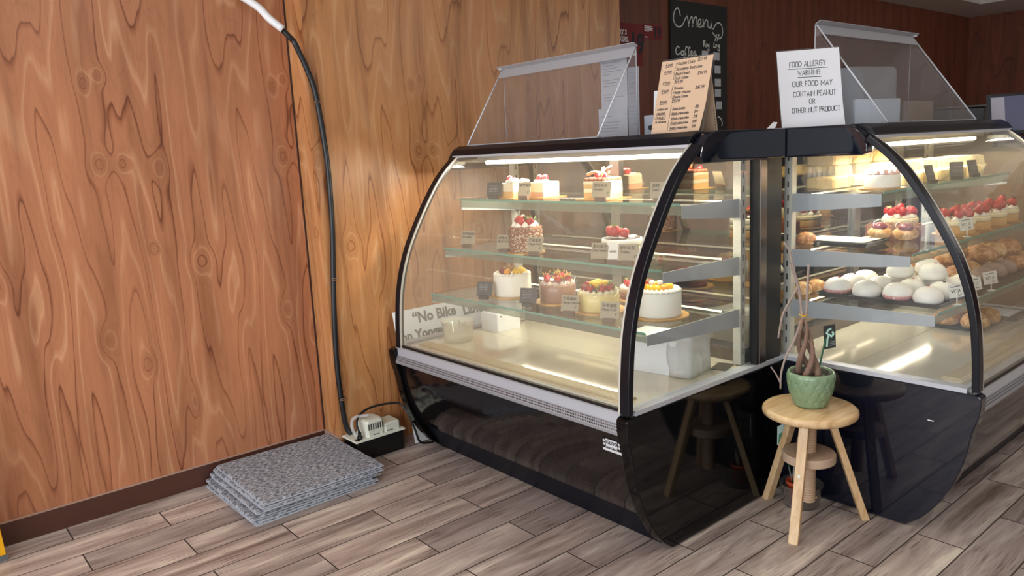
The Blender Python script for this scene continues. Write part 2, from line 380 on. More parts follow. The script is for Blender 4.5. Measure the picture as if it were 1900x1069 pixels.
# ------------------------------------------------------------ room shell
XW, XS, XB = -3.165, -3.017, -3.30
def floor():
    me = MB(); tones = []
    wd, ln, g = .1475, .594, .0022
    k0, k1 = -2, 46
    rr = random.Random(3)
    for k in range(k0, k1):
        x0 = -3.175+wd*k; off = .41 if k % 2 == 0 else .11
        for j in range(-6, 18):
            y0 = off+ln*j
            if y0+ln < -2.1 or y0 > 9.6: continue
            b = len(me.v)
            me.add([(x0+g, y0+g, 0), (x0+wd-g, y0+g, 0), (x0+wd-g, y0+ln-g, 0), (x0+g, y0+ln-g, 0)], [(0, 1, 2, 3)])
            tones.append(rr.random())
    me.mi = 1; me.add([(-3.6, -2.2, -.0015), (3.6, -2.2, -.0015), (3.6, 9.7, -.0015), (-3.6, 9.7, -.0015)], [(0, 1, 2, 3)]); tones.append(0)
    o = me.build('floor', [M_floor, M_grout], recalc=False)
    at = o.data.attributes.new('tone', 'FLOAT', 'FACE')
    at.data.foreach_set('value', tones)
    return struct(o)
floor()
def wallbox(name, mat, *b, bev=0.):
    m = MB(); m.box(*b); return struct(m.build(name, mat, bevel=bev))
wallbox('wall_left', M_wood, XW-.12, XW, -2.0, 1.484, 0, 2.75)
wallbox('wall_left_projecting', M_wood2, XW-.12, XS, 1.484, 3.41, 0, 2.75)
wallbox('wall_left_recess', M_brown, XB-.12, XB, 3.41, 9.5, 0, 2.75)
wallbox('wall_back', M_brown, XB-.12, 3.3, 9.30, 9.42, 0, 2.75)
wallbox('wall_right', M_white_paint, 3.2, 3.32, -2.0, 9.4, 0, 2.75)
m = MB(); m.box(-3.3, 3.3, -2.1, -2.0, 0, .28); m.box(-3.3, 3.3, -2.1, -2.0, 2.45, 2.75); m.box(-3.3, -2.95, -2.1, -2.0, .28, 2.45); m.box(2.95, 3.3, -2.1, -2.0, .28, 2.45)
struct(m.build('wall_front', M_white_paint))
wallbox('ceiling', M_ceil, -3.45, 3.35, -2.1, 9.45, 2.75, 2.85)
# lowered soffit along the dark wall, bright ceiling panels beyond it
m = MB(); m.box(XB, -2.90, 3.9, 9.3, 2.47, 2.75); m.box(-2.90, 3.2, 8.42, 9.3, 2.47, 2.75); struct(m.build('trim_1', M_ceil))
wallbox('trim_4', M_white_paint, -2.90, 3.2, 3.9, 8.42, 2.60, 2.749)
m = MB(); m.box(XW, XW+.012, -2.0, 1.472, 0, .086); o = struct(m.build('baseboard_left', M_base))
m = MB(); m.box(XW, XW+.0125, -2.0, 1.472, .086, .089); m.box(XW, XS-.001, 1.474, 1.484, 0, .086); struct(m.build('trim_2', pri('skirting_edge', 'a58a7c', .5)))
# thin dark seam strip in the inner corner and pale nicks
m = MB(); m.box(XW, XW+.002, 1.476, 1.484, .089, 2.75); struct(m.build('trim_3', pri('seam_dark', '38201a', .6)))
M_blind = pri('pale_slat', 'b9b3ad', .6)
m = MB()
for i in range(26): m.box(-2.36, -1.2, 9.26, 9.295, .9+i*.06, .9+i*.06+.052)
t = m.build('slatwall_panel', M_blind); tag(t, 'pale grey slatted panel on the dark far wall by the picture edge', 'panel')

# ------------------------------------------------------------ display cases
PROF = [(.0, .505), (.004, .60), (.016, .72), (.038, .82), (.07, .91), (.108, .985), (.153, 1.061), (.198, 1.13), (.25, 1.2), (.305, 1.255), (.363, 1.30)]
LOWP = [(.855, .497), (.008, .497), (-.003, .492), (-.008, .48), (-.004, .43), (.012, .37), (.024, .30), (.042, .235), (.07, .165), (.105, .103), (.15, .045), (.20, .004), (.855, .004)]
HEAD = [(.855, 1.235), (.382, 1.235), (.371, 1.239), (.3655, 1.247), (.364, 1.258), (.366, 1.272), (.372, 1.287), (.381, 1.301), (.393, 1.314), (.408, 1.325), (.426, 1.333), (.45, 1.337), (.855, 1.337)]
LEN = 1.355
SH = [(1.113, .335, .040), (.912, .235, .034), (.725, .152, .034)]   # shelf height, front depth, lip
def display_case(label, loc, mapf, mats):
    t = thing('display_case', label, 'display case', loc)
    T = mapf
    def P(name, mat, fill, parent=t, bevel=0.):
        b = MB(T); fill(b); return b.build(name, mat, parent, bevel=bevel)
    def lamp(name, d, z, w_, power, back):
        l = bpy.data.lights.new(name, 'AREA'); l.shape = 'RECTANGLE'; l.size = LEN-.3; l.size_y = w_; l.energy = power; l.color = (1., .92, .77)
        lo = bpy.data.objects.new(name, l); C.objects.link(lo); lo.parent = t; lo.location = Vector(T(LEN/2-.03, d, z))
        ax = Vector(T(1, 0, 0))-Vector(T(0, 0, 0)); aim = Vector((0, 0, -1))+(Vector(T(0, -back, 0))-Vector(T(0, 0, 0)))
        az = -aim.normalized(); x = ax.normalized(); y = az.cross(x)
        lo.rotation_euler = Matrix(((x.x, y.x, az.x), (x.y, y.y, az.y), (x.z, y.z, az.z))).to_euler()
    for a, b_ in ((0., .045), (LEN-.045, LEN)):
        P('side_panel', mats['side'], lambda b: b.prism([LOWP[0]]+smooth2(LOWP[1:-1], 5)+[LOWP[-1]], a, b_), bevel=.004)
        P('side_ledge', M_alu, lambda b: b.box(a+.002, b_-.002,   .035, .855, .497, .512) if a == 0 else b.box(a, b_, .04, .855, .497, .512))
    P('base_core', M_kick, lambda b: b.box(.045, LEN-.045, .22, .855, .004, .46))
    bel = [(.026, .425), (.030, .37), (.042, .30), (.062, .235), (.092, .17), (.13, .118)]
    P('belly_panel', mats['belly'], lambda b: b.strip([Vector(p) for p in [tuple(x) for x in smooth2(bel)]], -.01, .045, LEN-.045))
    P('kick_plate', M_kick, lambda b: b.strip([(.132, .12), (.20, .002)], -.012, .045, LEN-.045))
    P('front_rail', M_alu, lambda b: b.prism([(.010, .468), (.010, .502), (.016, .512), (.05, .512), (.05, .468)], .045, LEN-.045))
    P('vent_strip', M_perf, lambda b: b.prism([(-.002, .434), (-.004, .444), (.008, .468), (.05, .468), (.05, .434)], .045, LEN-.045))
    P('rail_gasket', M_gasket, lambda b: b.box(.045, LEN-.045, .003, .018, .510, .520))
    for a, b_ in ((0.0, .036), (LEN-.086, LEN-.050)):
        P('arc_frame', M_frame, lambda b: b.strip(smooth2(PROF, 4), .022, a, b_), bevel=.003)
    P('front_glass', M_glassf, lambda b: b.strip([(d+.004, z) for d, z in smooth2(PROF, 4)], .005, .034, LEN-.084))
    for a, b_ in ((.036, .043), (LEN-.093, LEN-.086)):
        P('glass_trim', M_stand, lambda b: b.strip([(d+.001, z) for d, z in smooth2(PROF, 4)], .006, a, b_))
    for a in (.022, LEN-.077):
        poly = [(d+.026, z) for d, z in PROF]+[(.690, 1.30), (.690, .512)]
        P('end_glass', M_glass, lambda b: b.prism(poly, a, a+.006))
    P('header_panel', mats['head'], lambda b: b.prism(HEAD, -.002, .04), bevel=.004)
    P('header_panel', mats['head'], lambda b: b.prism(HEAD, LEN-.04, LEN), bevel=.004)
    P('top_bar', M_frame, lambda b: b.prism([(.352, 1.297), (.372, 1.322), (.40, 1.337), (.46, 1.337), (.46, 1.325), (.385, 1.297)], .04, LEN-.04), bevel=.003)
    P('top_panel', M_frame, lambda b: b.box(.04, LEN-.04,   .46, .855, 1.325, 1.337))
    P('glass_clip_strip', M_alu, lambda b: b.box(.04, LEN-.06, .352, .372, 1.288, 1.297))
    P('canopy_lining', M_beige, lambda b: b.box(.045, LEN-.06, .385, .73, 1.288, 1.296))
    lt = P('light_housing', M_greymetal, lambda b: b.box(.07, LEN-.12, .44, .49, 1.270, 1.288))
    P('light_tube', M_led, lambda b: b.tube([(.10, .462, 1.262), (LEN-.16, .462, 1.262)], .008), lt)
    # back: mirrored sliding doors with metal stiles, slotted standards, corner posts
    for a, b_ in ((.06, .66), (.70, LEN-.06)):
        P('mirror_door', M_mirror, lambda b: b.box(a, b_, .730, .736, .515, 1.285))
    P('door_stile', M_steel, lambda b: [b.box(.655, .705, .715, .730, .515, 1.285)])
    P('back_panel', M_frame, lambda b: b.box(.03, LEN-.03, .742, .85, .46, 1.325))
    for a in (.048, LEN-.112):
        b = MB(T); b.box(a, a+.03, .655, .684, .512, 1.288); b.mi = 1
        for k in range(15):
            z = .55+k*.048; b.box(a-.0006, a+.0306, .667, .673, z, z+.022)
        b.build('shelf_standard', [M_stand, M_gasket], t)
    P('corner_gasket', M_gasket, lambda b: [b.box(.004, .028, .690, .704, .512, 1.235), b.box(.008, .028, .748, .85, .512, 1.235)])  # second box: black filler standing in for the dark gap between the cases
    P('corner_post', M_darksteel, lambda b: b.box(.002, .032, .704, .748, .512, 1.235), bevel=.003)
    P('deck', M_deck, lambda b: [b.box(.03, LEN-.055, .03, .425, .496, .506), b.box(.03, LEN-.055, .427, .73, .496, .506)])
    P('deck_grille', M_grille, lambda b: b.prism([(.075, .506), (.085, .514), (.135, .514), (.145, .506)], .09, LEN-.11))
    P('rear_duct', M_darksteel, lambda b: b.box(.06, LEN-.06, .70, .73, .506, .56))
    for z, d0, lip in SH:
        b = MB(T); b.box(.058, LEN-.118, d0, .70, z-.008, z); b.mi = 1; b.box(.058, LEN-.118, d0-.002, d0, z-.008, z)
        s = b.build('shelf', [M_shelf, M_edge], t)
        P('shelf_lip', M_lip, lambda b: b.box(.06, LEN-.118, d0+.004, d0+.007, z-.008-lip*.75, z-.008), s)
        P('led_strip', M_led2, lambda b: b.tube([(.09, .60, z-.013), (LEN-.14, .60, z-.013)], .0035, 6), s)
        lamp('shelf_lamp', .60, z-.018, .012, mats['shelf_lamp'], .35)
        for a in (.054, LEN-.122):
            P('bracket', M_greymetal, lambda b: b.prism([(d0+.004, z-.009), (d0+.004, z-.009-lip), (.66, z-.075), (.69, z-.075), (.69, z-.009)], a, a+.003), s)
    lamp('case_lamp', .47, 1.248, .03, mats['lamp'], .35)
    return t
def smooth2(pts, k=3): return [(p.x, p.y) for p in smooth_line([(a, b, 0) for a, b in pts], k)]
X1, Y1 = -1.465, 1.655
X2, Y2 = -.812, 2.515
case1 = display_case('glass cake display case along the wood wall, lit, with curved front and black base', (X1, Y1, 0),
    lambda u, d, z: (-u, d, z), dict(side=M_black, belly=M_black_belly, head=M_navy, lamp=20, shelf_lamp=1.15))
case2 = display_case('glass pastry case of buns and boxed cakes, its black end panel behind the wooden stool', (X2, Y2, 0),
    lambda u, d, z: (-d, u, z), dict(side=M_navy, belly=M_black_belly, head=M_navy, lamp=15, shelf_lamp=2.1))
sc = MB(lambda x, y, z: (x-X2, y-Y2, z)); sc.box(-.955, -.937, Y2-.0008, Y2+.001, .385, .388); sc.build('scuff_mark', M_white, case2)
# maker's badge on the belly of the first case
bd = MB(); y = Y1+.026
B0 = frame((X1-.055-.082, Y1+.0312, .357), (1, 0, 0), (0, -.10, 1))
def bq(mb, x0, x1, y0, y1, h): mb.add([B0 @ Vector(p) for p in ((x0, y0, h), (x1, y0, h), (x1, y1, h), (x0, y1, h))], [(0, 1, 2, 3)])
bq(bd, 0, .078, 0, .009, .0012); bd.mi = 1; bq(bd, 0, .078, .011, .044, .001); bd.mi = 0; bq(bd, .014, .063, .016, .042, .0016)
for cx, cy in ((.007, .034), (.007, .022), (.070, .034), (.070, .022)):
    bd.add([B0 @ Vector((cx+.0045*math.cos(a*PI/5), cy+.0045*math.sin(a*PI/5), .0016)) for a in range(10)], [tuple(range(10))])
for q in range(3): bq(bd, .012+q*.018, .025+q*.018, .0125, .0145, .0016)
M_badge = pri('badge_silver', 'c9c9cc', .4)
bp = bd.build('maker_badge', [M_badge, M_gasket], None, recalc=False)
def adopt(o, par):
    o.parent = par; o.matrix_parent_inverse = Matrix.Translation(par.location).inverted(); return o
adopt(bp, case1)
tx = type_mesh('badge_lettering', 'IGLOO', .0155, M_ink, B0 @ Matrix.Translation((.0155, .026, .0022)), None, bold=.0006, sx=1.0)
tx.parent = bp

# ------------------------------------------------------------ floor mats, pump, cable, yard sign
def carpet():
    s = NT('grey_carpet'); p = s.n('ShaderNodeBsdfPrincipled'); s.l(p.outputs[0], s.out.inputs[0])
    tc = s.n('ShaderNodeTexCoord')
    n = s.n('ShaderNodeTexNoise', i_Scale=210., i_Detail=3.); s.l(tc.outputs['Object'], n.inputs['Vector'])
    mp = s.n('ShaderNodeMapping'); mp.inputs['Scale'].default_value = (9, .8, 1); s.l(tc.outputs['Object'], mp.inputs[0])
    n2 = s.n('ShaderNodeTexNoise', i_Scale=1.5, i_Detail=3.); s.l(mp.outputs[0], n2.inputs['Vector'])
    mp3 = s.n('ShaderNodeMapping'); mp3.inputs['Scale'].default_value = (120, 55, 1); s.l(tc.outputs['Object'], mp3.inputs[0])
    n3 = s.n('ShaderNodeTexNoise', i_Scale=1., i_Detail=1.); s.l(mp3.outputs[0], n3.inputs['Vector'])
    f = s.math('ADD', s.math('MULTIPLY', n.outputs[0], .45), s.math('MULTIPLY', n3.outputs[0], .55))
    col = s.ramp(f, [(.36, '34373e'), (.47, '797d87'), (.58, 'b0b4bd'), (.70, 'd5d9e0')])
    col = s.mix(s.math('MULTIPLY', n2.outputs[0], .35), col, lin('88878a'))
    s.l(col, p.inputs['Base Color']); p.inputs['Roughness'].default_value = .95; p.inputs['Specular IOR Level'].default_value = .1
    b = s.n('ShaderNodeBump', i_Strength=.9, i_Distance=.004); s.l(f, b.inputs['Height']); s.l(b.outputs[0], p.inputs['Normal'])
    return s.m
M_carpet = carpet(); M_back = pri('mat_backing', 'b4b9c3', .6)
WHICH = ['bottom carpet tile of the grey stack, lying on the floor tiles', 'second carpet tile from the floor in the grey stack', 'third carpet tile from the floor in the grey stack',
 'fourth carpet tile from the floor in the grey stack', 'fourth carpet tile from the top of the grey stack', 'third carpet tile from the top of the grey stack, pale edge showing',
 'second carpet tile from the top of the grey stack', 'topmost grey carpet tile of the stack, whole ribbed pile visible']
jt = [(-.045, -.035, .02), (-.035, -.02, .005), (-.05, -.04, -.015), (-.02, -.01, .02), (-.015, -.02, -.01), (.0, .0, .01), (-.006, -.006, .0), (.0, .005, -.012)]
z = 0.0
for i in range(8):
    dx, dy, rz = jt[i]; dx = max(dx, -.005 if i > 4 else -.012)
    t = thing('carpet_tile', WHICH[i], 'carpet tile', (-2.875+dx, 1.212+dy, z), rz, 'stacked grey carpet tiles')
    b = MB(); b.box(-.2525, .2525, -.2525, .2525, 0, .003); b.build('backing', M_back, t)
    # pile with slightly wavy frayed rim
    b = MB(); N = 26; ring = []
    for k in range(4*N):
        s_, q = divmod(k, N); a = -.25+.5*q/N
        x, y = [(a, -.25), (.25, a), (-a, .25), (-.25, -a)][s_]; j = random.uniform(-.0022, .001)
        ring.append((x*(1+j/.25), y*(1+j/.25)))
    b.loft([[(x, y, .0028) for x, y in ring], [(x*1.003, y*1.003, .006) for x, y in ring], [(x*.996, y*.996, .0098) for x, y in ring]])
    b.build('pile', M_carpet, t); z += .0101

M_cream = pri('cream_plastic', 'd3d4c6', .45, spec=.4); M_tank = pri('black_plastic', '0c0c0e', .4); M_vent = pri('vent_dark', '3a3a38', .7)
t = thing('condensate_pump', 'cream condensate pump on a black tank beside the carpet tiles', 'pump', (-2.945, 1.61, 0), 0)
b = MB(); b.rbox(-.062, .062, -.118, .122, 0, .088, .008); b.build('tank', M_tank, t)
b = MB(); b.rbox(-.067, .067, -.124, .128, .088, .094, .003); b.build('lid', M_cream, t)
b = MB(); b.rbox(-.05, .052, -.062, .03, .094, .168, .012); b.rbox(-.045, .05, .03, .112, .094, .135, .008); b.mi = 1
for k in range(7): b.box(.0515, .0530, -.052+k*.0115, -.0465+k*.0115, .125, .152)
for k in range(2): b.box(.0515, .0528, -.03+k*.07, .0+k*.07, .099, .102)
b.build('motor_cover', [M_cream, M_vent], t)
b = MB(); b.lathe([(.012, 0), (.012, .012), (.008, .012), (.008, .03)], .035, -.088, .094, n=14); b.lathe([(.012, 0), (.012, .002)], .045, -.105, .0942, n=14); b.build('hose_port', M_tank, t)
cp = [(.035, -.088, .12), (.02, -.09, .16), (.0, -.06, .19), (-.01, .0, .205), (.0, .08, .205), (.02, .135, .195), (.060, .150, .15), (.085, .165, .08), (.095, .18, .02), (.105, .22, .006), (.112, .26, .006)]
b = MB(); b.tube(smooth_line(cp), .0052); b.build('power_cord', M_tank, t)
b = MB(); b.tube(smooth_line([(.028, -.10, .10), (.012, -.11, .15), (.0, -.09, .182), (.02, -.03, .185)]), .0075); b.build('clear_hose', glass('hose_plastic', (.85, .86, .87), haze=.25), t)

M_cable = pri('black_rubber', '15171c', .42); M_condw = pri('white_conduit', 'e6e8ea', .4); M_clip = pri('metal_clip', 'a98f7c', .35, metal=.7)
pts = [(-3.05, 1.414, 1.830), (-3.02, 1.433, 1.793), (-3.003, 1.434, 1.780), (-3.0035, 1.453, 1.738), (-3.0035, 1.481, 1.668), (-3.0035, 1.508, 1.567), (-3.0045, 1.532, 1.30), (-3.0045, 1.529, 1.027), (-3.0045, 1.513, .819), (-3.0045, 1.498, .607), (-3.0045, 1.492, .414), (-3.0045, 1.497, .253), (-3.003, 1.508, .136), (-2.99, 1.522, .096)]
t = thing('drain_hose', 'black drain hose running down the wood wall to the pump', 'hose', (0, 0, 0))
b = MB(); b.tube(smooth_line(pts), .0115, 10); b.build('hose', M_cable, t)
b = MB(); b.tube(smooth_line([(-3.046, 1.411, 1.834), (-3.07, 1.366, 1.879), (-3.10, 1.33, 1.93), (-3.14, 1.22, 2.0), (-3.148, 1.0, 2.08)]), .0155, 10)
b.build('conduit', M_condw, t)['label'] = 'white upper conduit'
for y, z in ((1.508, 1.545), (1.512, .80), (1.498, .262)):
    b = MB(); b.tube([(-2.9965+.005, y+.014*math.cos(a), z+.004*math.sin(a)) for a in [k*PI/5 for k in range(11)]], .0018, 5); b.box(-3.016, -3.004, y+.016, y+.022, z-.002, z+.003); b.build('clip', M_clip, t)

# white yard sign leaning behind the case
t = thing('yard_sign', 'white printed yard sign standing on the floor behind the case, against the wall', 'sign', (-2.885, 1.787, 0))
SF = frame((0, 0, .002), (0, 1, 0), (-.118, 0, .605))
def sp(x, y, h=0): return tuple(SF @ Vector((x, y, h)))
b = MB(); b.add([sp(0, 0), sp(.80, 0), sp(.80, .612), sp(0, .612), sp(0, 0, .004), sp(.80, 0, .004), sp(.80, .612, .004), sp(0, .612, .004)], [(3,2,1,0),(4,5,6,7),(0,1,5,4),(1,2,6,5),(2,3,7,6),(3,0,4,7)])
b.build('sign_board', M_white, t)
for txt, x, y, sz in (('\u201cNo Bike', .100, .545, .068), ('Lanes', .390, .535, .068), ('on Yonge St. ba', .02, .470, .062)):
    type_mesh('lettering', txt, sz, M_grey_txt, SF @ Matrix.Translation((x, y, .0052)), t, bold=.0026, sx=.97)

# yellow floor sign at the picture edge
t = thing('floor_sign', 'yellow plastic floor sign standing by the skirting', 'sign', (-3.04, .06, 0))
M_yel = pri('yellow_plastic', 'dfa410', .35, var=.12, vscale=9)
b = MB(); b.prism([(-.13, .02), (.147, .02), (.120, .60), (-.10, .60)], -.012, .004); b.build('panel', M_yel, t, bevel=.002)
b = MB(); b.box(-.014, .006, -.135, .150, 0, .02); b.build('foot_strip', pri('grey_rubber', '595a5c', .6), t)

# ------------------------------------------------------------ stool, plant, tub
def stool_wood():
    s = NT('pale_wood'); p = s.n('ShaderNodeBsdfPrincipled'); s.l(p.outputs[0], s.out.inputs[0])
    tc = s.n('ShaderNodeTexCoord'); mp = s.n('ShaderNodeMapping'); mp.inputs['Scale'].default_value = (26, 2.2, 8); s.l(tc.outputs['Object'], mp.inputs[0])
    n = s.n('ShaderNodeTexNoise', i_Scale=2., i_Detail=4., i_Distortion=.5); s.l(mp.outputs[0], n.inputs['Vector'])
    s.l(s.ramp(n.outputs[0], [(.3, 'b99468'), (.5, 'cdab7f'), (.7, 'd9bd94')]), p.inputs['Base Color']); p.inputs['Roughness'].default_value = .42
    return s.m
M_sw = stool_wood(); M_sw2 = pri('pale_wood_worn', 'b99e86', .6, var=.15, vscale=14)
SX, SY = -1.262, 2.338
t = thing('wooden_stool', 'small round screw stool of pale wood in the corner between the cases', 'stool', (SX, SY, 0))
b = MB(); b.lathe([(.146, .381), (.152, .386), (.1535, .394), (.152, .402), (.147, .4065), (.142, .4078), (.140, .408), (.0, .408)], n=72); b.build('seat', M_sw, t)
b = MB(); b.lathe([(.068, .352), (.078, .358), (.098, .374), (.098, .381)], n=36); b.build('seat_block', M_sw, t)
b = MB()
for az in (math.atan2(-.198, .056), math.atan2(.053, -.207), math.atan2(.145, .15)):
    b = MB(); c_, s_ = math.cos(az), math.sin(az)
    def lp(r, z, o): return (r*c_-o*s_, r*s_+o*c_, z)
    rf, hw = .203, .0155
    rings = [[lp(rf-.026, 0, -hw), lp(rf, 0, -hw), lp(rf, 0, hw), lp(rf-.026, 0, hw)], [lp(.057, .362, -hw), lp(.080, .362, -hw), lp(.080, .362, hw), lp(.057, .362, hw)]]
    b.loft(rings); lg = b.build('leg', M_sw, t, bevel=.002)
    b = MB(); k = .205/.362; rr = rf+(.080-rf)*k
    rc = Vector(lp(rr+.0002, .208, 0)); ex = Vector((-s_, c_, 0)); ez = Vector(lp(.080, .362, 0))-Vector(lp(rf, 0, 0)); ez.normalize(); nn = ex.cross(ez)
    if nn.dot(Vector((c_, s_, 0))) < 0: nn = -nn
    b.add([tuple(rc+nn*.0008+ex*.005*math.cos(a*PI/5)+ez*.005*math.sin(a*PI/5)) for a in range(10)], [tuple(range(10))]); b.build('screw_cap', pri('cap_white', 'd9d9d2', .5), lg)
b = MB(); b.lathe([(.083, .217), (.0865, .220), (.0865, .243), (.084, .247), (.0, .247)], n=72, smooth=False); b.build('spreader_disc', M_sw2, t)
b = MB(); pr = [(.0, .064), (.016, .066)]
zz = .070
while zz < .352: pr += [(.0235, zz), (.0235, zz+.004), (.019, zz+.006), (.019, zz+.0075)]; zz += .009
pr.append((.019, .354)); b.lathe(pr, n=20); b.tube([(.0, .0, .078), (.02, .022, .078)], .004); b.build('screw_post', pri('screw_wood', 'c0a184', .55), t)
# scuffed end of the front leg
b = MB(); az = math.atan2(-.198, .056); c_, s_ = math.cos(az), math.sin(az)

M_pot = pri('green_glaze', '7b9372', .3, spec=.5, coat=.2, var=.18, vscale=40)
t = thing('potted_plant', 'bare braided plant in a green leaf-relief pot on the stool', 'plant', (-1.268, 2.352, .408))
b = MB()
def potfn(a, r, z):
    if r < .04 or z > .112 or z < .006: return r
    best = 0.
    for row in range(-1, 4):
        t_ = (z-row*.030)/.052
        if not 0 < t_ < 1: continue
        q = ((a/(2*PI)*15+(.5 if row % 2 else 0)) % 1)*2-1
        wd_ = math.sin(PI*min(1, t_**.75))*.92
        if wd_ > 0 and abs(q) < wd_: best = max(best, .0012+.0034*(1-abs(q)/wd_)**.6*(1-t_*.35)-(.0012 if abs(q) < .10 else 0))
    return r+best
prof = [(.046, 0), (.050, .004)]+[(.050+.024*math.sin(min(1, k/37)*PI/2*1.05), .006+k*.00265) for k in range(40)]+[(.0745, .118), (.0715, .121), (.068, .119), (.066, .10), (.064, .098), (.0, .098)]
b.lathe(prof, n=240, fn=potfn); b.build('pot', M_pot, t)
b = MB(); b.lathe([(.060, .094), (.062, .117), (.058, .117), (.056, .097)], n=30); b.build('inner_pot', pri('dark_liner', '33302b', .5), t)
b = MB(); b.lathe([(.057, .096), (.03, .101), (.0, .103)], n=20); b.build('soil', pri('soil', '2b2019', .95, bump=.6), t)
M_bark = pri('grey_bark', '9a8880', .8, var=.3, vscale=60, bump=.5, bscale=120); M_bark2 = pri('brown_bark', '7d6253', .75, var=.3, vscale=40, bump=.6, bscale=90)
O = Vector((1.268, -2.352, -.408))
def wp(p): return tuple(Vector(p)+O)
# braided stems
for k in range(4):
    b = MB(); pl = []
    for i in range(15):
        f = i/14; a = k*PI/2+f*3.4; rr = .026*(1-f)**.7+.006
        pl.append((-.004-.014*f+rr*math.cos(a), -.005-.022*f+rr*math.sin(a), .10+.20*f))
    b.tube(pl, .0115, 8, r1=.0050); b.build('stem', M_bark2, t)
def twig(ps, r, r1): 
    b = MB(); b.tube(smooth_line([wp(p) for p in ps], 4), r, 6, r1=r1); return b.build('twig', M_bark, t)
twig([(-1.285, 2.326, .700), (-1.290, 2.321, .754), (-1.296, 2.313, .818), (-1.307, 2.300, .876), (-1.315, 2.290, .933), (-1.328, 2.275, .968)], .006, .0028)
twig([(-1.296, 2.313, .815), (-1.306, 2.301, .86), (-1.315, 2.291, .894)], .004, .003)
twig([(-1.283, 2.329, .705), (-1.278, 2.334, .736), (-1.277, 2.336, .817), (-1.275, 2.338, .894)], .0055, .0035)
twig([(-1.288, 2.322, .705), (-1.303, 2.305, .638), (-1.318, 2.286, .592), (-1.3275, 2.268, .53), (-1.330, 2.268, .472)], .0045, .003)
twig([(-1.330, 2.268, .492), (-1.340, 2.258, .522), (-1.352, 2.244, .550)], .003, .002)
twig([(-1.299, 2.309, .812), (-1.318, 2.287, .76), (-1.330, 2.273, .72), (-1.338, 2.264, .647)], .004, .003)
b = MB(); b.tube([wp((-1.285+.0115*math.cos(a), 2.326+.0115*math.sin(a), .722+.002*math.sin(2*a))) for a in [k*PI/6 for k in range(13)]], .0025, 5); b.build('wire_tie', pri('yellow_tie', 'c9a21e', .5), t)
tg = MB(); tg.tube([wp((-1.252, 2.365, .508)), wp((-1.236, 2.385, .640))], .0028, 6); st = tg.build('label_stick', pri('green_plastic', '2c5b3a', .4), t)
CF = frame(wp((-1.239, 2.381, .600)), (.026, .030, .007), (-.003, -.002, .078)); b = MB()
b.add([tuple(CF @ Vector(p)) for p in ((0, 0, 0), (.040, 0, 0), (.040, .080, 0), (0, .080, 0), (0, 0, -.001), (.040, 0, -.001), (.040, .080, -.001), (0, .080, -.001))], [(0,1,2,3),(7,6,5,4),(0,4,5,1),(1,5,6,2),(2,6,7,3),(3,7,4,0)])
cd = b.build('label_card', pri('dark_card', '2b2f2e', .5), st)
b = MB(); sw = [[(.010, .010), (.012, .032), (.017, .046), (.010, .055), (.016, .064), (.024, .066)], [(.018, .048), (.026, .040), (.033, .046), (.030, .054)]]
ink(sw, .006, lambda x, y: tuple(CF @ Vector((x, y, .0006))), b); b.build('emblem', pri('mint_print', 'a9cfc0', .5), cd)
b = MB()
for yy in (.010, .016, .022): ink([[(.021, yy), (.035, yy)]], .002, lambda x, y: tuple(CF @ Vector((x, y, .0006))), b)
b.build('print_lines', pri('grey_print_small', '8f9694', .6), cd)

M_tub = glass('cloudy_tub', (.88, .87, .86), haze=.10, hazecol='b0a8a0')
TB = (-1.337, 2.427)
t = thing('plastic_tub', 'clear plastic tub on the floor under the stool', 'tub', (*TB, 0))
b = MB(); b.lathe([(.0, 0), (.056, 0), (.062, .004), (.072, .076), (.075, .078), (.075, .082), (.071, .082), (.060, .006), (.0, .003)], n=40); b.build('tub_body', M_tub, t)
b = MB(); b.lathe([(.058, .0045), (.054, .010), (.03, .013), (.0, .014)], n=20); b.build('dirt', pri('dirt', '6b5f52', .95, var=.3, vscale=50), t)
t = thing('small_flowerpot', 'small orange flowerpot of dried leaves sitting in the clear tub', 'flowerpot', (TB[0]-.012, TB[1]-.008, .0145))
b = MB(); b.lathe([(.0, 0), (.026, 0), (.034, .062), (.038, .062), (.038, .074), (.035, .074), (.033, .06), (.0, .055)], n=28); b.build('pot', pri('terracotta_plastic', 'b4482c', .5), t)
for k in range(7):
    a = k*2.4; b = MB(); ln_ = .05+.02*(k % 3); p0 = Vector((.015*math.cos(a), .015*math.sin(a), .055)); p1 = p0+Vector((.018*math.cos(a), .018*math.sin(a), ln_)); sd = Vector((-math.sin(a), math.cos(a), .2))*.006
    b.add([tuple(p0-sd*.3), tuple((p0+p1)/2-sd), tuple(p1), tuple((p0+p1)/2+sd), tuple((p0+p1)/2+Vector((.002, .002, .003)))], [(0, 1, 4), (1, 2, 4), (2, 3, 4), (3, 0, 4)]); b.build('dried_leaf', pri('dry_leaf', 'a59a92', .8) if k == 0 else bpy.data.materials['dry_leaf'], t)
b = MB(); b.tube([(.008, .005, .05), (-.005, -.003, .16), (-.0, .004, .24)], .0065, 7, r1=.005); b.build('stem', M_bark2, t)
b = MB(); b.tube([(-.015, .0, .05), (-.050, -.008, .225)], .0022, 5); st = b.build('label_stick', bpy.data.materials['green_plastic'], t)
LF = frame((-.062, -.030, .200), (.022, .028, .010), (0, 0, 1)); b = MB()
b.add([tuple(LF @ Vector(p)) for p in ((0, 0, 0), (.036, 0, 0), (.036, .075, 0), (0, .070, 0), (0, 0, -.001), (.036, 0, -.001), (.036, .075, -.001), (0, .070, -.001))], [(0,1,2,3),(7,6,5,4),(0,4,5,1),(1,5,6,2),(2,6,7,3),(3,7,4,0)]); lc = b.build('label_card', pri('pale_card', 'b9cfc4', .5), st)
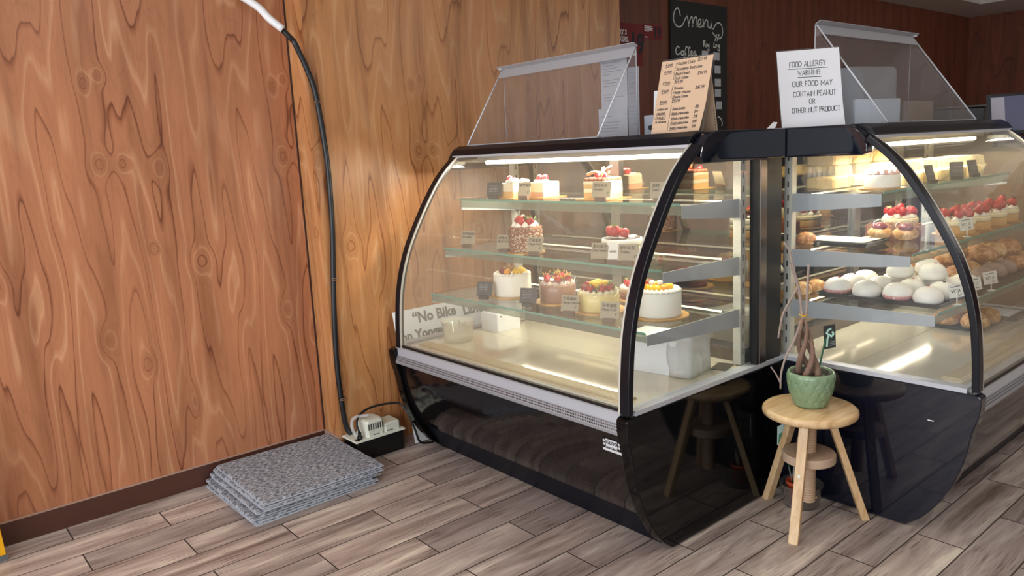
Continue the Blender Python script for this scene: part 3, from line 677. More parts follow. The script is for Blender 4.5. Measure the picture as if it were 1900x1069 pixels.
b = MB(); b.add([tuple(LF @ Vector(p)) for p in ((.004, .004, .0006), (.022, .004, .0006), (.026, .045, .0006), (.006, .040, .0006))], [(0, 1, 2, 3)]); b.build('print', pri('green_print', '4f8a6c', .5), lc)

#PART2
# ------------------------------------------------------------ goods: building blocks
M_cake_white = pri('white_cream', 'f1ecdf', .55, sss=.1); M_cake_cream = pri('pale_cream', 'efe2bd', .55, sss=.1); M_cake_yel = pri('mango_mousse', 'ecd68a', .4, sss=.1)
M_cake_choc = pri('chocolate_mousse', '9a6a55', .4); M_choc = pri('dark_chocolate', '3a231b', .45); M_cocoa = pri('cocoa', '8a4f36', .9, var=.3, vscale=120)
M_sponge = pri('sponge_cake', 'd8ab6e', .85, var=.15, vscale=90, bump=.4); M_gold = pri('gold_board', 'c99a55', .35, metal=.45)
M_straw = pri('strawberry_red', 'b3202a', .3, spec=.5, var=.25, vscale=220, bump=.4, bscale=260); M_green = pri('leaf_green', '5c7a35', .6); M_goldleaf = pri('golden_sprig', 'b98d45', .6)
M_fruit = pri('yellow_fruit', 'f0c022', .35, sss=.1, var=.1, vscale=40); M_orange = pri('orange_fruit', 'e79a1c', .35, sss=.1); M_blue = pri('blueberry', '2b2a44', .5); M_fig = pri('red_grape', '7a2231', .3)
M_collar = glass('cake_collar', (.97, .97, .95), haze=.04)
M_tagcard = pri('kraft_tag', '9a8f7a', .75); M_tagdark = pri('slate_tag', '30343a', .6); M_block = pri('walnut_block', '5b4236', .55, var=.2, vscale=30)  # kraft card colour darkened to paint in its backlit shade
M_tagwhite = pri('white_tag', 'dedcd4', .7); M_pen = pri('pen', '17120f', .7); M_scribble = pri('chalk_marks', '9aa0a6', .8)

proto_straw = None
def strawberry(par, p, r=.014, tilt=(0, 0), leaf=True):
    b = MB(); n = 12; rings = []
    R = Matrix.Rotation(tilt[0], 3, 'X') @ Matrix.Rotation(tilt[1], 3, 'Y')
    for rr, z in ((.15, 1.25), (.55, .98), (.85, .5), (1., .05), (.95, -.35), (.65, -.7), (.2, -.8)):
        rings.append([tuple(Vector(p)+R @ Vector((rr*r*math.cos(2*PI*i/n), rr*r*math.sin(2*PI*i/n), z*r))) for i in range(n)])
    b.loft(rings, True, True, True); o = b.build('strawberry', M_straw, par)
    if leaf:
        b = MB()
        for k in range(5):
            a = k*1.256+p[0]*50; c0 = Vector((0, 0, 1.2*r)); c1 = Vector((.9*r*math.cos(a), .9*r*math.sin(a), 1.45*r)); sd = Vector((-math.sin(a), math.cos(a), 0))*r*.25
            b.add([tuple(Vector(p)+R @ q) for q in (c0-sd, c0+sd, c1)], [(0, 1, 2)])
        b.build('calyx', M_green, o)
    return o
def fruit(par, p, r, mat, name='fruit_piece', sq=.8):
    b = MB(); b.ball(p, r, r*.9, r*sq, 12, 7, .06); return b.build(name, mat, par)
def dollops(par, R, z, n, r, mat, h=1.2, square=None):
    b = MB()
    for k in range(n):
        if square:
            q = 4*k/n; sd = int(q); f = (q-sd)*2-1; s_ = square; x, y = [(f*s_, -s_), (s_, f*s_), (-f*s_, s_), (-s_, -f*s_)][sd]
        else: a = 2*PI*k/n; x, y = R*math.cos(a), R*math.sin(a)
        b.lathe([(r, 0), (r*1.05, r*.35*h), (r*.75, r*.8*h), (r*.3, r*1.15*h), (.0005, r*1.35*h)], x, y, z, n=9)
    return b.build('piped_cream', mat, par)
def sprigs(par, pts, mat, name='garnish', L=.03, n=6):
    for p in pts:
        b = MB()
        for k in range(n):
            a = k*2.399+p[0]*90; d = Vector((.55*math.cos(a), .55*math.sin(a), .8)).normalized()*L*(.6+.4*((k*7) % 5)/4)
            b.tube([p, tuple(Vector(p)+d)], .0026, 5, r1=.0010)
        b.build(name, mat, par)
def board(par, r, sq=False, mat=None):
    b = MB()
    if sq: b.box(-r, r, -r, r, 0, .003)
    else: b.lathe([(.0, 0), (r, 0), (r, .003), (.0, .003)], n=44, smooth=False, fn=lambda a, q, z: q*(1+.012*math.cos(a*30)) if q > .01 else q)
    return b.build('cake_board', mat or M_gold, par)
def round_body(par, r, h, mat, z0=.003, name='cake_body', bump=0.):
    b = MB(); fn = (lambda a, q, z: q*(1+random.uniform(-bump, bump))) if bump else None
    b.lathe([(.0, 0), (r*.99, 0), (r, .004), (r, h*.5), (r, h-.005), (r*.97, h), (.0, h)], 0, 0, z0, n=48, fn=fn); return b.build(name, mat, par)

def price_tag(label, p, txt, dark=False, rz=.42, wd=.070, ht=.058, white=False, sub=None, group='price tags in the cake case', six=True):
    t = thing('price_tag', label, 'price tag', p, rz, group)
    b = MB(); b.rbox(-.021, .021, -.008, .008, 0, .014, .0015); b.build('holder', M_tank if dark else M_block, t)
    M = frame((-wd/2, .0035, .0115), (1, 0, .0), (.0, .32, 1)); b = MB(); pts = [(0, 0), (wd, 0), (wd, ht), (0, ht)]
    b.add([tuple(M @ Vector((x, y, 0))) for x, y in pts]+[tuple(M @ Vector((x, y, -.0012))) for x, y in pts], [(0,1,2,3),(7,6,5,4),(0,4,5,1),(1,5,6,2),(2,6,7,3),(3,7,4,0)])
    c = b.build('card', M_tagdark if dark else (M_tagwhite if white else M_tagcard), t)
    pen = M_scribble if dark else M_pen
    if txt and not dark: type_mesh('lettering', txt, .0130, pen, M @ Matrix.Translation((.005, ht-.017, .0005)) @ Matrix.Rotation(-.03, 4, 'Z'), c, bold=.00012)
    pl = []
    if sub: pl += strokes(sub, .005, ht-.031, .0085, slant=.2, gap=1.0, xs=.85)[0]
    if six and not dark: pl += strokes('6"', wd-.014, .012, .008, slant=.2)[0]
    if dark:
        for k in range(5): pl += [[(.010+.002*(k % 2), ht-.012-k*.0065), (.026+.003*(k % 3), ht-.012-k*.0065)], [(.032, ht-.012-k*.0065), (.050-.004*(k % 2), ht-.012-k*.0065)]]
    if pl: ink(pl, .0012 if not dark else .0012, lambda x, y: tuple(M @ Vector((x, y, .0005)))).build('handwriting' if not dark else 'chalk_lines', pen, c)
    return t

# ------------------------------------------------------------ cakes of the first case
ZB, ZM, ZT = .7255, .9125, 1.1135
t = thing('round_cake', 'tall white cream cake with yellow fruit, leftmost on the bottom glass shelf', 'cake', (-2.368, 1.985, ZB))
board(t, .100); round_body(t, .0765, .086, M_cake_white); dollops(t, .068, .087, 26, .0095, M_cake_white, .9)
fruit(t, (-.026, -.028, .100), .017, M_fig, 'grape'); fruit(t, (-.004, -.034, .101), .015, M_fig, 'grape'); fruit(t, (.012, -.034, .100), .017, M_orange); fruit(t, (.040, .0, .101), .026, M_fruit, sq=.6); fruit(t, (.020, .030, .101), .022, M_fruit, sq=.6)
sprigs(t, [(-.035, .0, .098), (-.01, .015, .100), (.008, -.01, .10)], M_goldleaf, L=.036)
t = thing('round_cake', 'brown chocolate mousse cake crowned with strawberries on the bottom glass shelf', 'cake', (-2.118, 2.002, ZB))
board(t, .092); round_body(t, .0695, .068, M_cake_choc)
b = MB(); b.lathe([(.0706, .002), (.0709, .094), (.0704, .094)], n=44); b.build('clear_collar', M_collar, t)
dollops(t, .055, .070, 14, .012, pri('cocoa_cream', 'cdb8ac', .6), 1.)
for k in range(9):
    a = k*.7+.2; q = .046 if k < 6 else .018; strawberry(t, (q*math.cos(a*1.5), q*math.sin(a*1.5), .090+.006*(k > 5)), .0145, (.5*math.sin(a), .5*math.cos(a)), k % 2 == 0)
sprigs(t, [(-.045, -.02, .09), (.0, .0, .10), (.045, .01, .092), (-.02, .04, .09), (.03, -.04, .088), (.05, -.02, .09)], M_goldleaf, L=.034)
t = thing('round_cake', 'pale yellow mango cake with mixed fruit behind the Mixed Fruit tag', 'cake', (-1.882, 1.978, ZB))
board(t, .100); round_body(t, .0755, .064, M_cake_yel); dollops(t, .064, .066, 18, .012, M_cake_cream, .9)
b = MB(); b.lathe([(.0766, .002), (.0768, .078), (.0764, .078)], n=44); b.build('clear_collar', M_collar, t)
for k, (x, y, m) in enumerate([(-.045, -.030, 'g'), (-.022, -.045, 'g'), (.008, -.046, 's'), (-.010, -.012, 'f'), (.012, -.020, 'f'), (-.02, .02, 'f'), (.02, .015, 'f'), (.045, -.028, 's'), (.048, .005, 's'), (-.05, .0, 's'), (-.03, -.04, 'b'), (.0, .04, 's'), (.03, .035, 's'), (.028, -.048, 'b')]):
    if m == 'f': fruit(t, (x, y, .094), .019, M_fruit, sq=.75)
    elif m == 'g': fruit(t, (x, y, .082), .015, M_fig, 'grape')
    elif m == 'b': fruit(t, (x, y, .078), .010, M_blue, 'blueberry')
    else: strawberry(t, (x, y, .084), .014, (.4, .4), k % 2 == 0)
sprigs(t, [(.04, -.04, .082), (-.05, -.04, .078), (.055, .02, .08)], M_green, L=.022)
t = thing('round_cake', 'tall white cream cake with yellow fruit at the end nearest the plant', 'cake', (-1.655, 2.035, ZB))
board(t, .103); round_body(t, .0775, .084, M_cake_white); dollops(t, .066, .085, 26, .0125, M_cake_white, .9)
for k, (x, y) in enumerate([(-.02, -.035), (.0, -.040), (.022, -.036), (.034, -.015), (-.005, -.012), (.015, .0), (-.03, .02), (.02, .03)]): fruit(t, (x, y, .098+.008*(k in (4, 5))), .018, M_fruit if k % 3 else M_orange, sq=.75)
strawberry(t, (-.045, -.022, .098), .013); strawberry(t, (-.035, .0, .10), .013); sprigs(t, [(-.02, .01, .104)], M_green, L=.026)
fruit(t, (.018, -.012, .116), .012, M_cake_white, 'cream_rosette'); fruit(t, (-.010, -.02, .114), .012, M_cake_white, 'cream_rosette')
t = thing('round_cake', 'low strawberry cream cake at the back, between the mango cake and the black frame', 'cake', (-1.905, 2.225, ZB))
board(t, .095); b = MB(); b.lathe([(.0, 0), (.07, 0), (.07, .022), (.0, .022)], 0, 0, .003, n=40); b.build('brown_base', M_cocoa, t)
b = MB(); b.lathe([(.0, 0), (.071, 0), (.072, .02), (.068, .026), (.0, .026)], 0, 0, .025, n=40); b.build('cream_layer', pri('pink_cream', 'e9cdb8', .6), t)
for k in range(7): strawberry(t, (.045*math.cos(k*.9), .045*math.sin(k*.9), .060), .013, (.3, .2), k % 2 == 0)

t = thing('chocolate_cake', 'narrow chocolate shaving cake topped with strawberries on the middle shelf', 'cake', (-2.252, 1.966, ZM))
board(t, .075)
M_shav = pri('mixed_shavings', '8a5a44', .7); M_shav2 = pri('white_shavings', 'd9c6ad', .7)
round_body(t, .064, .098, M_cocoa)
b = MB(); rr = random.Random(5)
for k in range(1500):
    a = rr.uniform(0, 2*PI); z = rr.uniform(.006, .10); c0 = Vector((.0652*math.cos(a), .0652*math.sin(a), z)); tg = Vector((-math.sin(a), math.cos(a), 0)); th = rr.uniform(-1, 1); d = (tg*math.cos(th)+Vector((0, 0, 1))*math.sin(th))*rr.uniform(.0025, .0060); nn = Vector((math.cos(a), math.sin(a), 0)); wv = d.cross(nn).normalized()*.0011
    b.mi = 0 if rr.random() < .5 else 1; off = nn*rr.uniform(.0, .003)
    b.add([tuple(c0-d-wv), tuple(c0-d+wv), tuple(c0+d+wv+off), tuple(c0+d-wv+off)], [(0, 1, 2, 3)])
sh = b.build('shavings', [M_shav, M_shav2], t, recalc=False); sh['kind'] = 'stuff'
dollops(t, .040, .10, 9, .014, M_cake_white)
for k, (x, y) in enumerate([(-.005, -.022), (.012, -.030), (-.028, -.010), (.035, -.004), (.0, .012)]): strawberry(t, (x, y, .122+.008*(k == 0)), .016, (.5*(k-2), .4), True)
sprigs(t, [(.02, .0, .12), (.035, .01, .115)], M_green, L=.028)
fruit(t, (-.022, .01, .138), .010, M_cake_white, 'cream_rosette')
t = thing('round_cake', 'black and white layered cake with three large strawberries on the middle shelf', 'cake', (-1.782, 2.000, ZM))
board(t, .076); round_body(t, .0695, .028, M_sponge, .003, 'sponge'); round_body(t, .070, .022, M_cake_cream, .031, 'cream_layer'); round_body(t, .0705, .024, M_cake_white, .053, 'cake_body')
b = MB(); b.lathe([(.0, 0), (.064, 0), (.063, .003), (.0, .003)], 0, 0, .077, n=40); b.build('chocolate_glaze', M_choc, t)
b = MB()
for x, y in ((-.032, -.018), (-.005, -.030), (.024, -.026), (.040, .0), (.03, .025)): b.ball((x, y, .081), .015, .013, .006, 10, 5)
b.build('piped_cream', M_cake_white, t)
strawberry(t, (-.032, -.018, .098), .019, (.4, -.6), False); strawberry(t, (-.003, -.030, .101), .021, (.5, .2), True); strawberry(t, (.028, -.020, .096), .018, (.3, .8), False)
sprigs(t, [(.0, .0, .098)], M_green, L=.02)
# square cakes on the top shelf
def square_cake(label, x, y, s, layers, z=ZT, cut=None):
    t = thing('square_cake', label, 'cake', (x, y, z)); board(t, s*.72, True)
    zz = .003
    for i, (h, m, nm) in enumerate(layers):
        b = MB(); b.rbox(-s/2, s/2, -s/2, s/2, zz, zz+h, .0025); b.build(nm, m, t); zz += h+.0002
    return t, zz
M_beigecream = pri('beige_cream', 'e6d9bb', .6)
t, zz = square_cake('cream square cake with a piped cream heap, first from the left on the top shelf', -2.452, 2.092, .098, [(.024, M_sponge, 'sponge'), (.034, M_beigecream, 'cream_layer')])
b = MB(); rr = random.Random(9)
for k in range(26): b.ball((.010+rr.uniform(-.012, .034), rr.uniform(-.045, .035), zz+.004+rr.uniform(0, .010)), .009, .009, .008, 9, 5)
b.build('piped_cream', M_cake_white, t); strawberry(t, (-.026, .0, zz+.012), .016, (.4, .3), False)
t, zz = square_cake('cream square cake with sliced strawberries, second from the left on the top shelf', -2.312, 2.128, .092, [(.020, pri('pink_sponge', 'c89a7c', .8), 'sponge'), (.040, M_cake_cream, 'cream_layer')])
b = MB()
for k in range(8): b.ball((-.030+.009*k, -.015+.006*(k % 3), zz+.003), .009, .009, .006, 9, 5)
b.build('piped_cream', M_cake_white, t); strawberry(t, (-.018, .0, zz+.013), .015, (.6, .3), False); strawberry(t, (.004, .006, zz+.013), .015, (.2, .8), False); strawberry(t, (-.03, .02, zz+.011), .013, (.4, .1), False)
t, zz = square_cake('tiramisu square dusted with cocoa and trimmed with chocolate curls, top shelf', -1.975, 2.118, .104, [(.022, M_sponge, 'sponge'), (.016, M_cake_cream, 'cream_layer'), (.014, M_sponge, 'sponge'), (.012, M_cake_cream, 'cream_layer')])
b = MB()
for i in range(5):
    for j in range(5): b.ball((-.042+.021*i, -.042+.021*j, zz+.004), .0115, .0115, .009, 9, 6)
b.build('cocoa_dollops', M_cocoa, t)
for k, (x0, y0, z0, x1, y1, z1) in enumerate([(-.048, -.03, .022, .0, -.005, .026), (.012, .0, .02, .03, .02, .05), (-.01, .02, .02, -.02, .03, .045)]):
    b = MB(); b.tube(smooth_line([(x0, y0, zz+z0), ((x0+x1)/2, (y0+y1)/2-.006, zz+(z0+z1)/2+.006), (x1, y1, zz+z1)]), .006, 8); b.build('chocolate_curl', M_choc if k == 1 else M_sponge, t)
sprigs(t, [(.0, -.01, zz+.012)], M_goldleaf, L=.03); strawberry(t, (.032, -.02, zz+.012), .013, (.3, .3), False); strawberry(t, (-.008, -.018, zz+.018), .013, (.3, -.3), False)

yf = -.02
price_tag('dark price tag in front of the leftmost square cake, top shelf', (-2.490, 2.008, ZT), '', True)
price_tag('kraft price tag before the sliced-strawberry square cake, top shelf', (-2.318, 2.022, ZT), '\u8349\u8393\u86cb\u7cd5', sub='', wd=.055)
price_tag('kraft price tag before the tiramisu square, top shelf', (-1.895, 2.018, ZT), '\u63d0\u62c9\u7c73\u82cf', sub='Tiramisu')
price_tag('kraft price tag beside the black frame, rightmost on the top shelf', (-1.622, 2.010, ZT), '\u86cb\u7cd5', sub='Sweet')
price_tag('kraft price tag at the far left of the middle shelf', (-2.606, 1.944, ZM), '\u8349\u8393\u86cb\u7cd5\u676f', sub='Strawberry', wd=.068, six=False)
price_tag('kraft price tag reading Black Forest, left of the shaving cake foot', (-2.330, 1.918, ZM), '\u9ed1\u68ee\u6797', sub='Black Forest', six=False)
price_tag('kraft price tag overlapping the right of the shaving cake, middle shelf', (-2.152, 1.918, ZM), '\u8292\u679c\u86cb\u7cd5', sub='Mango Fruit', wd=.066)
price_tag('kraft price tag under the strawberry layer cake, left of the small white tag', (-1.800, 1.902, ZM), '\u5965\u5229\u5965\u829d\u58eb\u86cb\u7cd5'[:6], sub='Oreo Cheese', wd=.066, six=False)
price_tag('small white price tag between two kraft tags, middle shelf', (-1.745, 1.910, ZM), '', white=True, wd=.040, sub='cakes', six=False)
price_tag('kraft price tag reading Tiramisu next to the black frame, middle shelf', (-1.688, 1.918, ZM), '\u63d0\u62c9\u7c73\u82cf', sub='Tiramisu')
price_tag('dark price tag left of the white fruit cake, bottom shelf', (-2.398, 1.856, ZB), '', True)
price_tag('dark price tag between the white cake and the chocolate cake', (-2.140, 1.862, ZB), '', True)
price_tag('kraft price tag reading Mango Mousse before the chocolate mousse cake', (-1.905, 1.850, ZB), '\u8292\u679c\u6155\u65af', sub='Mango Mousse', wd=.066)
price_tag('kraft price tag reading Mixed Fruit before the yellow cake', (-1.712, 1.846, ZB), '\u6742\u679c\u86cb\u7cd5', sub='Mixed Fruit', wd=.066)

# things standing on the deck of the first case
ZD = .5065
t = thing('deli_tub', 'empty clear plastic tub on the deck of the cake case', 'tub', (-2.650, 1.900, ZD))
b = MB(); b.lathe([(.0, 0), (.056, 0), (.062, .004), (.069, .083), (.073, .086), (.073, .090), (.069, .090), (.060, .006), (.0, .003)], n=44); b.build('tub_body', glass('frosted_tub', (.96, .96, .94), haze=.22, hazecol='f2ead8'), t)
t = thing('white_box', 'small white open carton on the deck below the white fruit cake', 'box', (-2.678, 2.165, ZD), .03)
b = MB(); b.rbox(-.058, .058, -.070, .070, 0, .083, .003); b.build('carton', M_white, t)
b = MB(); b.add([(-.054, -.066, .0835), (.054, -.066, .0835), (.054, .066, .0835), (-.054, .066, .0835)], [(0, 1, 2, 3)]); b.build('lid', M_paperg, t)
b = MB(); b.add([(.0585, -.052, .066), (.0585, -.040, .066), (.0585, -.052, .076)], [(0, 1, 2)]); b.build('slot_mark', M_ink, t)
t = thing('white_box', 'large white carton in a crumpled plastic bag on the deck near the stool', 'box', (-1.715, 2.12, ZD), .17)
b = MB(); b.loft([[(-.098, -.072, 0), (.098, -.072, 0), (.098, .075, 0), (-.098, .075, 0)], [(-.112, -.080, .128), (.112, -.080, .128), (.112, .085, .128), (-.112, .085, .128)]]); b.build('carton', M_white, t)
b = MB(); N = 40; rings = []; rr = random.Random(11)
for j in range(9):
    z = .002+.019*j; ring = []
    for i in range(N):
        a = 2*PI*i/N; q = max(abs(math.cos(a))/.05, abs(math.sin(a))/.085); q = 1/q
        q *= 1+.04*math.sin(a*7+j*.8)+.05*rr.uniform(-.5, .5); ring.append((.110+q*math.cos(a)*(.9+.1*j/9), .0+q*math.sin(a)*(.95), z))
    rings.append(ring)
b.loft(rings, True, True, True); b.build('plastic_bag', glass('bag_plastic', (.9, .9, .9), haze=.62, hazecol='e4e2de'), t)
t = thing('metal_knob', 'small shiny metal knob standing on the case deck beside the bagged carton', 'knob', (-1.600, 2.225, ZD))
b = MB(); b.lathe([(.0, 0), (.012, 0), (.012, .004), (.006, .008), (.006, .016), (.011, .02), (.009, .026), (.002, .03), (.002, .045), (.0, .045)], n=18); b.build('knob_body', M_steel, t)
t = thing('card_holder', 'flat dark plastic card lying on the deck by the metal knob', 'card', (-1.558, 2.265, ZD), .3)
b = MB(); b.box(-.028, .028, -.045, .045, 0, .003); b.build('card', pri('smoke_plastic', '4a443c', .3), t)

# ------------------------------------------------------------ pastry case goods
M_bunw = pri('white_bun_skin', 'eee9df', .45, sss=.15, bump=.15, bscale=40); 
def crust(name, a, b, c):
    s = NT(name); p = s.n('ShaderNodeBsdfPrincipled'); s.l(p.outputs[0], s.out.inputs[0]); tc = s.n('ShaderNodeTexCoord')
    n = s.n('ShaderNodeTexNoise', i_Scale=38., i_Detail=5., i_Roughness=.65, i_Distortion=.8); s.l(tc.outputs['Object'], n.inputs['Vector'])
    oi = s.n('ShaderNodeObjectInfo'); f = s.math('ADD', n.outputs[0], s.math('MULTIPLY', s.math('SUBTRACT', oi.outputs['Random'], .5), .12))
    s.l(s.ramp(f, [(.36, a), (.50, b), (.62, c)]), p.inputs['Base Color']); p.inputs['Roughness'].default_value = .55
    bu = s.n('ShaderNodeBump', i_Strength=.8, i_Distance=.005); s.l(n.outputs[0], bu.inputs['Height']); s.l(bu.outputs[0], p.inputs['Normal']); return s.m
M_bunb = crust('baked_bun', '8f5527', 'b87a40', 'd8ad78'); M_bunb2 = crust('baked_bun_pale', 'a9702f', 'cf9a58', 'e8c799')
M_bunp = pri('taro_bun', '8f776c', .6, var=.2, vscale=20); M_tray = pri('black_tray', '0f0f11', .3); M_pink = pri('pink_paper', 'c98a84', .7); M_film = glass('cling_film', (.98, .98, .98), haze=.03)
def tray(label, x0, x1, y0, y1, z, mat=M_tray):
    t = thing('baking_tray', label, 'tray', ((x0+x1)/2, (y0+y1)/2, z)); a, c = (x1-x0)/2, (y1-y0)/2
    b = MB(); r = .012
    b.loft([[(-a+r, -c+r, 0), (a-r, -c+r, 0), (a-r, c-r, 0), (-a+r, c-r, 0)], [(-a, -c, .016), (a, -c, .016), (a, c, .016), (-a, c, .016)], [(-a+.003, -c+.003, .016), (a-.003, -c+.003, .016), (a-.003, c-.003, .016), (-a+.003, c-.003, .016)], [(-a+r, -c+r, .003), (a-r, -c+r, .003), (a-r, c-r, .003), (-a+r, c-r, .003)]])
    b.build('tray_body', mat, t); return t
ZB2, ZM2, ZT2 = .7255, .9125, 1.1135
tray('black tray under the white round buns, bottom shelf of the pastry case', -1.405, -.975, 2.625, 3.045, ZB2)
protos = {}
def bun(label, p, r, rz, mat, key, group, dot=None, wrap=None):
    k = (key, dot is not None, wrap is not None)
    if k not in protos:
        t = thing('bun', label, 'bun', p, rz, group)
        b = MB(); n = 20; rings = []
        for rr_, z in ((.55, 0), (.86, .10), (1., .34), (.99, .6), (.88, .90), (.66, 1.12), (.38, 1.25), (.1, 1.3)):
            rings.append([(.05*rr_*math.cos(2*PI*i/n)*(1+.03*math.sin(3*2*PI*i/n+z)), .05*rr_*math.sin(2*PI*i/n)*(1+.03*math.cos(2*2*PI*i/n)), .05*z) for i in range(n)])
        b.loft(rings, True, True, True); b.build('bun_body', mat, t)
        if dot: b = MB(); b.ball((.006, -.004, .0645), .006, .005, .0035, 8, 5); b.build('dot', dot, t)
        if wrap: b = MB(); b.lathe([(.034, -.002), (.047, .010), (.0515, .022), (.051, .022), (.0465, .011), (.033, .0)], n=36, fn=lambda a, q, z: q*(1+.03*math.cos(a*18))); b.build('paper_cup', wrap, t)
        protos[k] = t
    else:
        t = copy_tree(protos[k]); t.location = p; t.rotation_euler = (0, 0, rz); tag(t, label, 'bun', group)
    s_ = r/.05; t.scale = (s_, s_, s_); return t
M_dotr = pri('red_dot', 'a8322e', .5); M_dotk = pri('dark_bean', '3b2622', .4)
zt = ZB2+.0035; G1 = 'white round buns on the black tray'
rows = ['first row', 'second row', 'third row', 'fourth row']
cols = ['mirror-side bun', 'second bun from the mirror', 'third bun from the mirror', 'front-glass-side bun']
rr = random.Random(4)
for j, y in enumerate((2.682, 2.788, 2.890, 2.988)):
    for i, x in enumerate((-1.347, -1.240, -1.135, -1.032)):
        if (i, j) == (0, 3): continue
        d = M_dotr if (i+j) % 3 == 0 else (M_dotk if (i+j) % 3 == 1 and j else None); wr = M_pink if (j == 0 and i in (0, 2)) else None
        bun('white bun on the tray, %s, %s from the end glass' % (cols[i], rows[j]), (x+rr.uniform(-.003, .003), y+rr.uniform(-.002, .002), zt+(.003 if wr else 0)), .0485+rr.uniform(-.002, .001), rr.uniform(0, 3), M_bunw, 'w'+(d.name if d else ''), G1, d, wr)
for i, (x, y, lab) in enumerate([(-1.195, 2.835, 'towards the mirror'), (-1.085, 2.842, 'towards the curved glass'), (-1.140, 2.942, 'at the far end')]):
    bun('white bun resting on top of the white pile, the one %s' % lab, (x, y, zt+.056), .046, i, M_bunw, 'w'+'red_dot', G1, M_dotr)
tray('dark tray under the heap of brown buns, bottom shelf of the pastry case', -1.405, -.985, 3.125, 3.745, ZB2)
G2 = 'brown baked buns on the bottom shelf'
rows2 = ['first row', 'second row', 'third row', 'fourth row', 'fifth row']
for j, y in enumerate((3.185, 3.300, 3.418, 3.540, 3.670)):
    for i, x in enumerate((-1.345, -1.235, -1.130, -1.040)):
        m = M_bunp if (i == 3 and j in (0, 1, 2)) else (M_bunb2 if (i+j) % 2 else M_bunb)
        bun('%s bun in the brown heap, %s, %s' % ('brownish grey' if m is M_bunp else ('golden' if m is M_bunb2 else 'deep brown'), ['mirror side', 'second from mirror', 'third from mirror', 'curved glass side'][i], rows2[j]+' past the white buns'), (x+rr.uniform(-.002, .002), y+rr.uniform(-.004, .004), zt), .0485+rr.uniform(-.004, .001), rr.uniform(0, 3), m, m.name, G2)
for i, (x, y, m) in enumerate([(-1.18, 3.245, M_bunb2), (-1.10, 3.36, M_bunb), (-1.20, 3.36, M_bunb2), (-1.10, 3.48, M_bunb2), (-1.19, 3.60, M_bunb), (-1.09, 3.61, M_bunb)]):
    bun('brown bun on top of the baked heap, %s from the white buns' % ['first', 'second, curved-glass side,', 'second, mirror side,', 'third', 'farthest, mirror side,', 'farthest, curved-glass side,'][i], (x, y, zt+.056), .048, i*.7, m, m.name, G2)
tray('dark tray of golden buns on the deck of the pastry case', -1.275, -1.055, 3.285, 3.545, ZD)
G3 = 'golden buns on the deck tray'
for i, (x, y, lab) in enumerate([(-1.218, 3.350, 'mirror-side corner nearest the end glass'), (-1.110, 3.350, 'front corner nearest the end glass'), (-1.218, 3.470, 'mirror-side corner at the far side'), (-1.110, 3.474, 'front corner at the far side')]):
    bun('golden bun on the deck tray, %s' % lab, (x, y, ZD+.0035), .0515, i, M_bunb2, 'baked_bun_pale', G3)
bun('golden bun lying on top of the four deck tray buns', (-1.164, 3.410, ZD+.056), .050, 1, M_bunb2, 'baked_bun_pale', G3)
tray('empty dark tray on the deck behind the golden buns', -1.28, -1.02, 3.565, 3.765, ZD)
t = thing('paper_sheet', 'grey white paper sheet lying on the empty deck tray', 'paper', (-1.12, 3.66, ZD+.0175)); b = MB(); b.box(-.09, .06, -.085, .08, 0, .0012); b.build('sheet', M_paperg, t)
bun('small brown bun by the corner post on the middle shelf', (-1.450, 2.636, ZM2), .036, 0, M_bunb, 'baked_bun', None)
bun('small brown bun by the corner post on the bottom shelf, nearer the post', (-1.462, 2.634, ZB2), .036, 0, M_bunb2, 'baked_bun_pale', None)
bun('small brown bun on the bottom shelf beside the corner post, second from it', (-1.448, 2.712, ZB2), .036, 0, M_bunb2, 'baked_bun_pale', None)
def bun_tag(label, p, rz=.9):
    t = thing('price_tag', label, 'price tag', p, rz, 'price tags in the pastry case'); b = MB(); b.tube([(0, 0, 0), (0, .003, .055)], .0022, 5); b.box(-.012, .012, -.006, .006, 0, .003); b.build('stake', M_tagwhite, t)
    M = frame((-.025, .001, .022), (1, 0, .12), (-.1, .2, 1)); b = MB(); pts = [(0, 0), (.05, 0), (.05, .045), (0, .045)]
    b.add([tuple(M @ Vector((x, y, 0))) for x, y in pts]+[tuple(M @ Vector((x, y, -.001))) for x, y in pts], [(0,1,2,3),(7,6,5,4),(0,4,5,1),(1,5,6,2),(2,6,7,3),(3,7,4,0)]); c = b.build('card', M_tagwhite, t)
    pl = [[(.008, .038), (.018, .036), (.026, .038), (.040, .037)], [(.008, .026), (.014, .020), (.010, .018)], [(.018, .027), (.019, .018)], [(.025, .026), (.032, .025), (.026, .018), (.033, .018)], [(.037, .026), (.038, .018)], [(.030, .010), (.034, .006), (.042, .009)]]
    ink(pl, .0022, lambda x, y: tuple(M @ Vector((x, y, .0005)))).build('pen_marks', M_pen, c); return t
bun_tag('white price tag at the front corner of the white bun tray', (-.966, 2.740, ZB2))
bun_tag('white price tag half hidden behind the curved black frame, white bun tray', (-.966, 2.900, ZB2))
bun_tag('white price tag at the far end of the white bun tray', (-.966, 3.052, ZB2))
bun_tag('white price tag below the strawberry tarts, middle shelf', (-1.062, 3.075, ZM2))

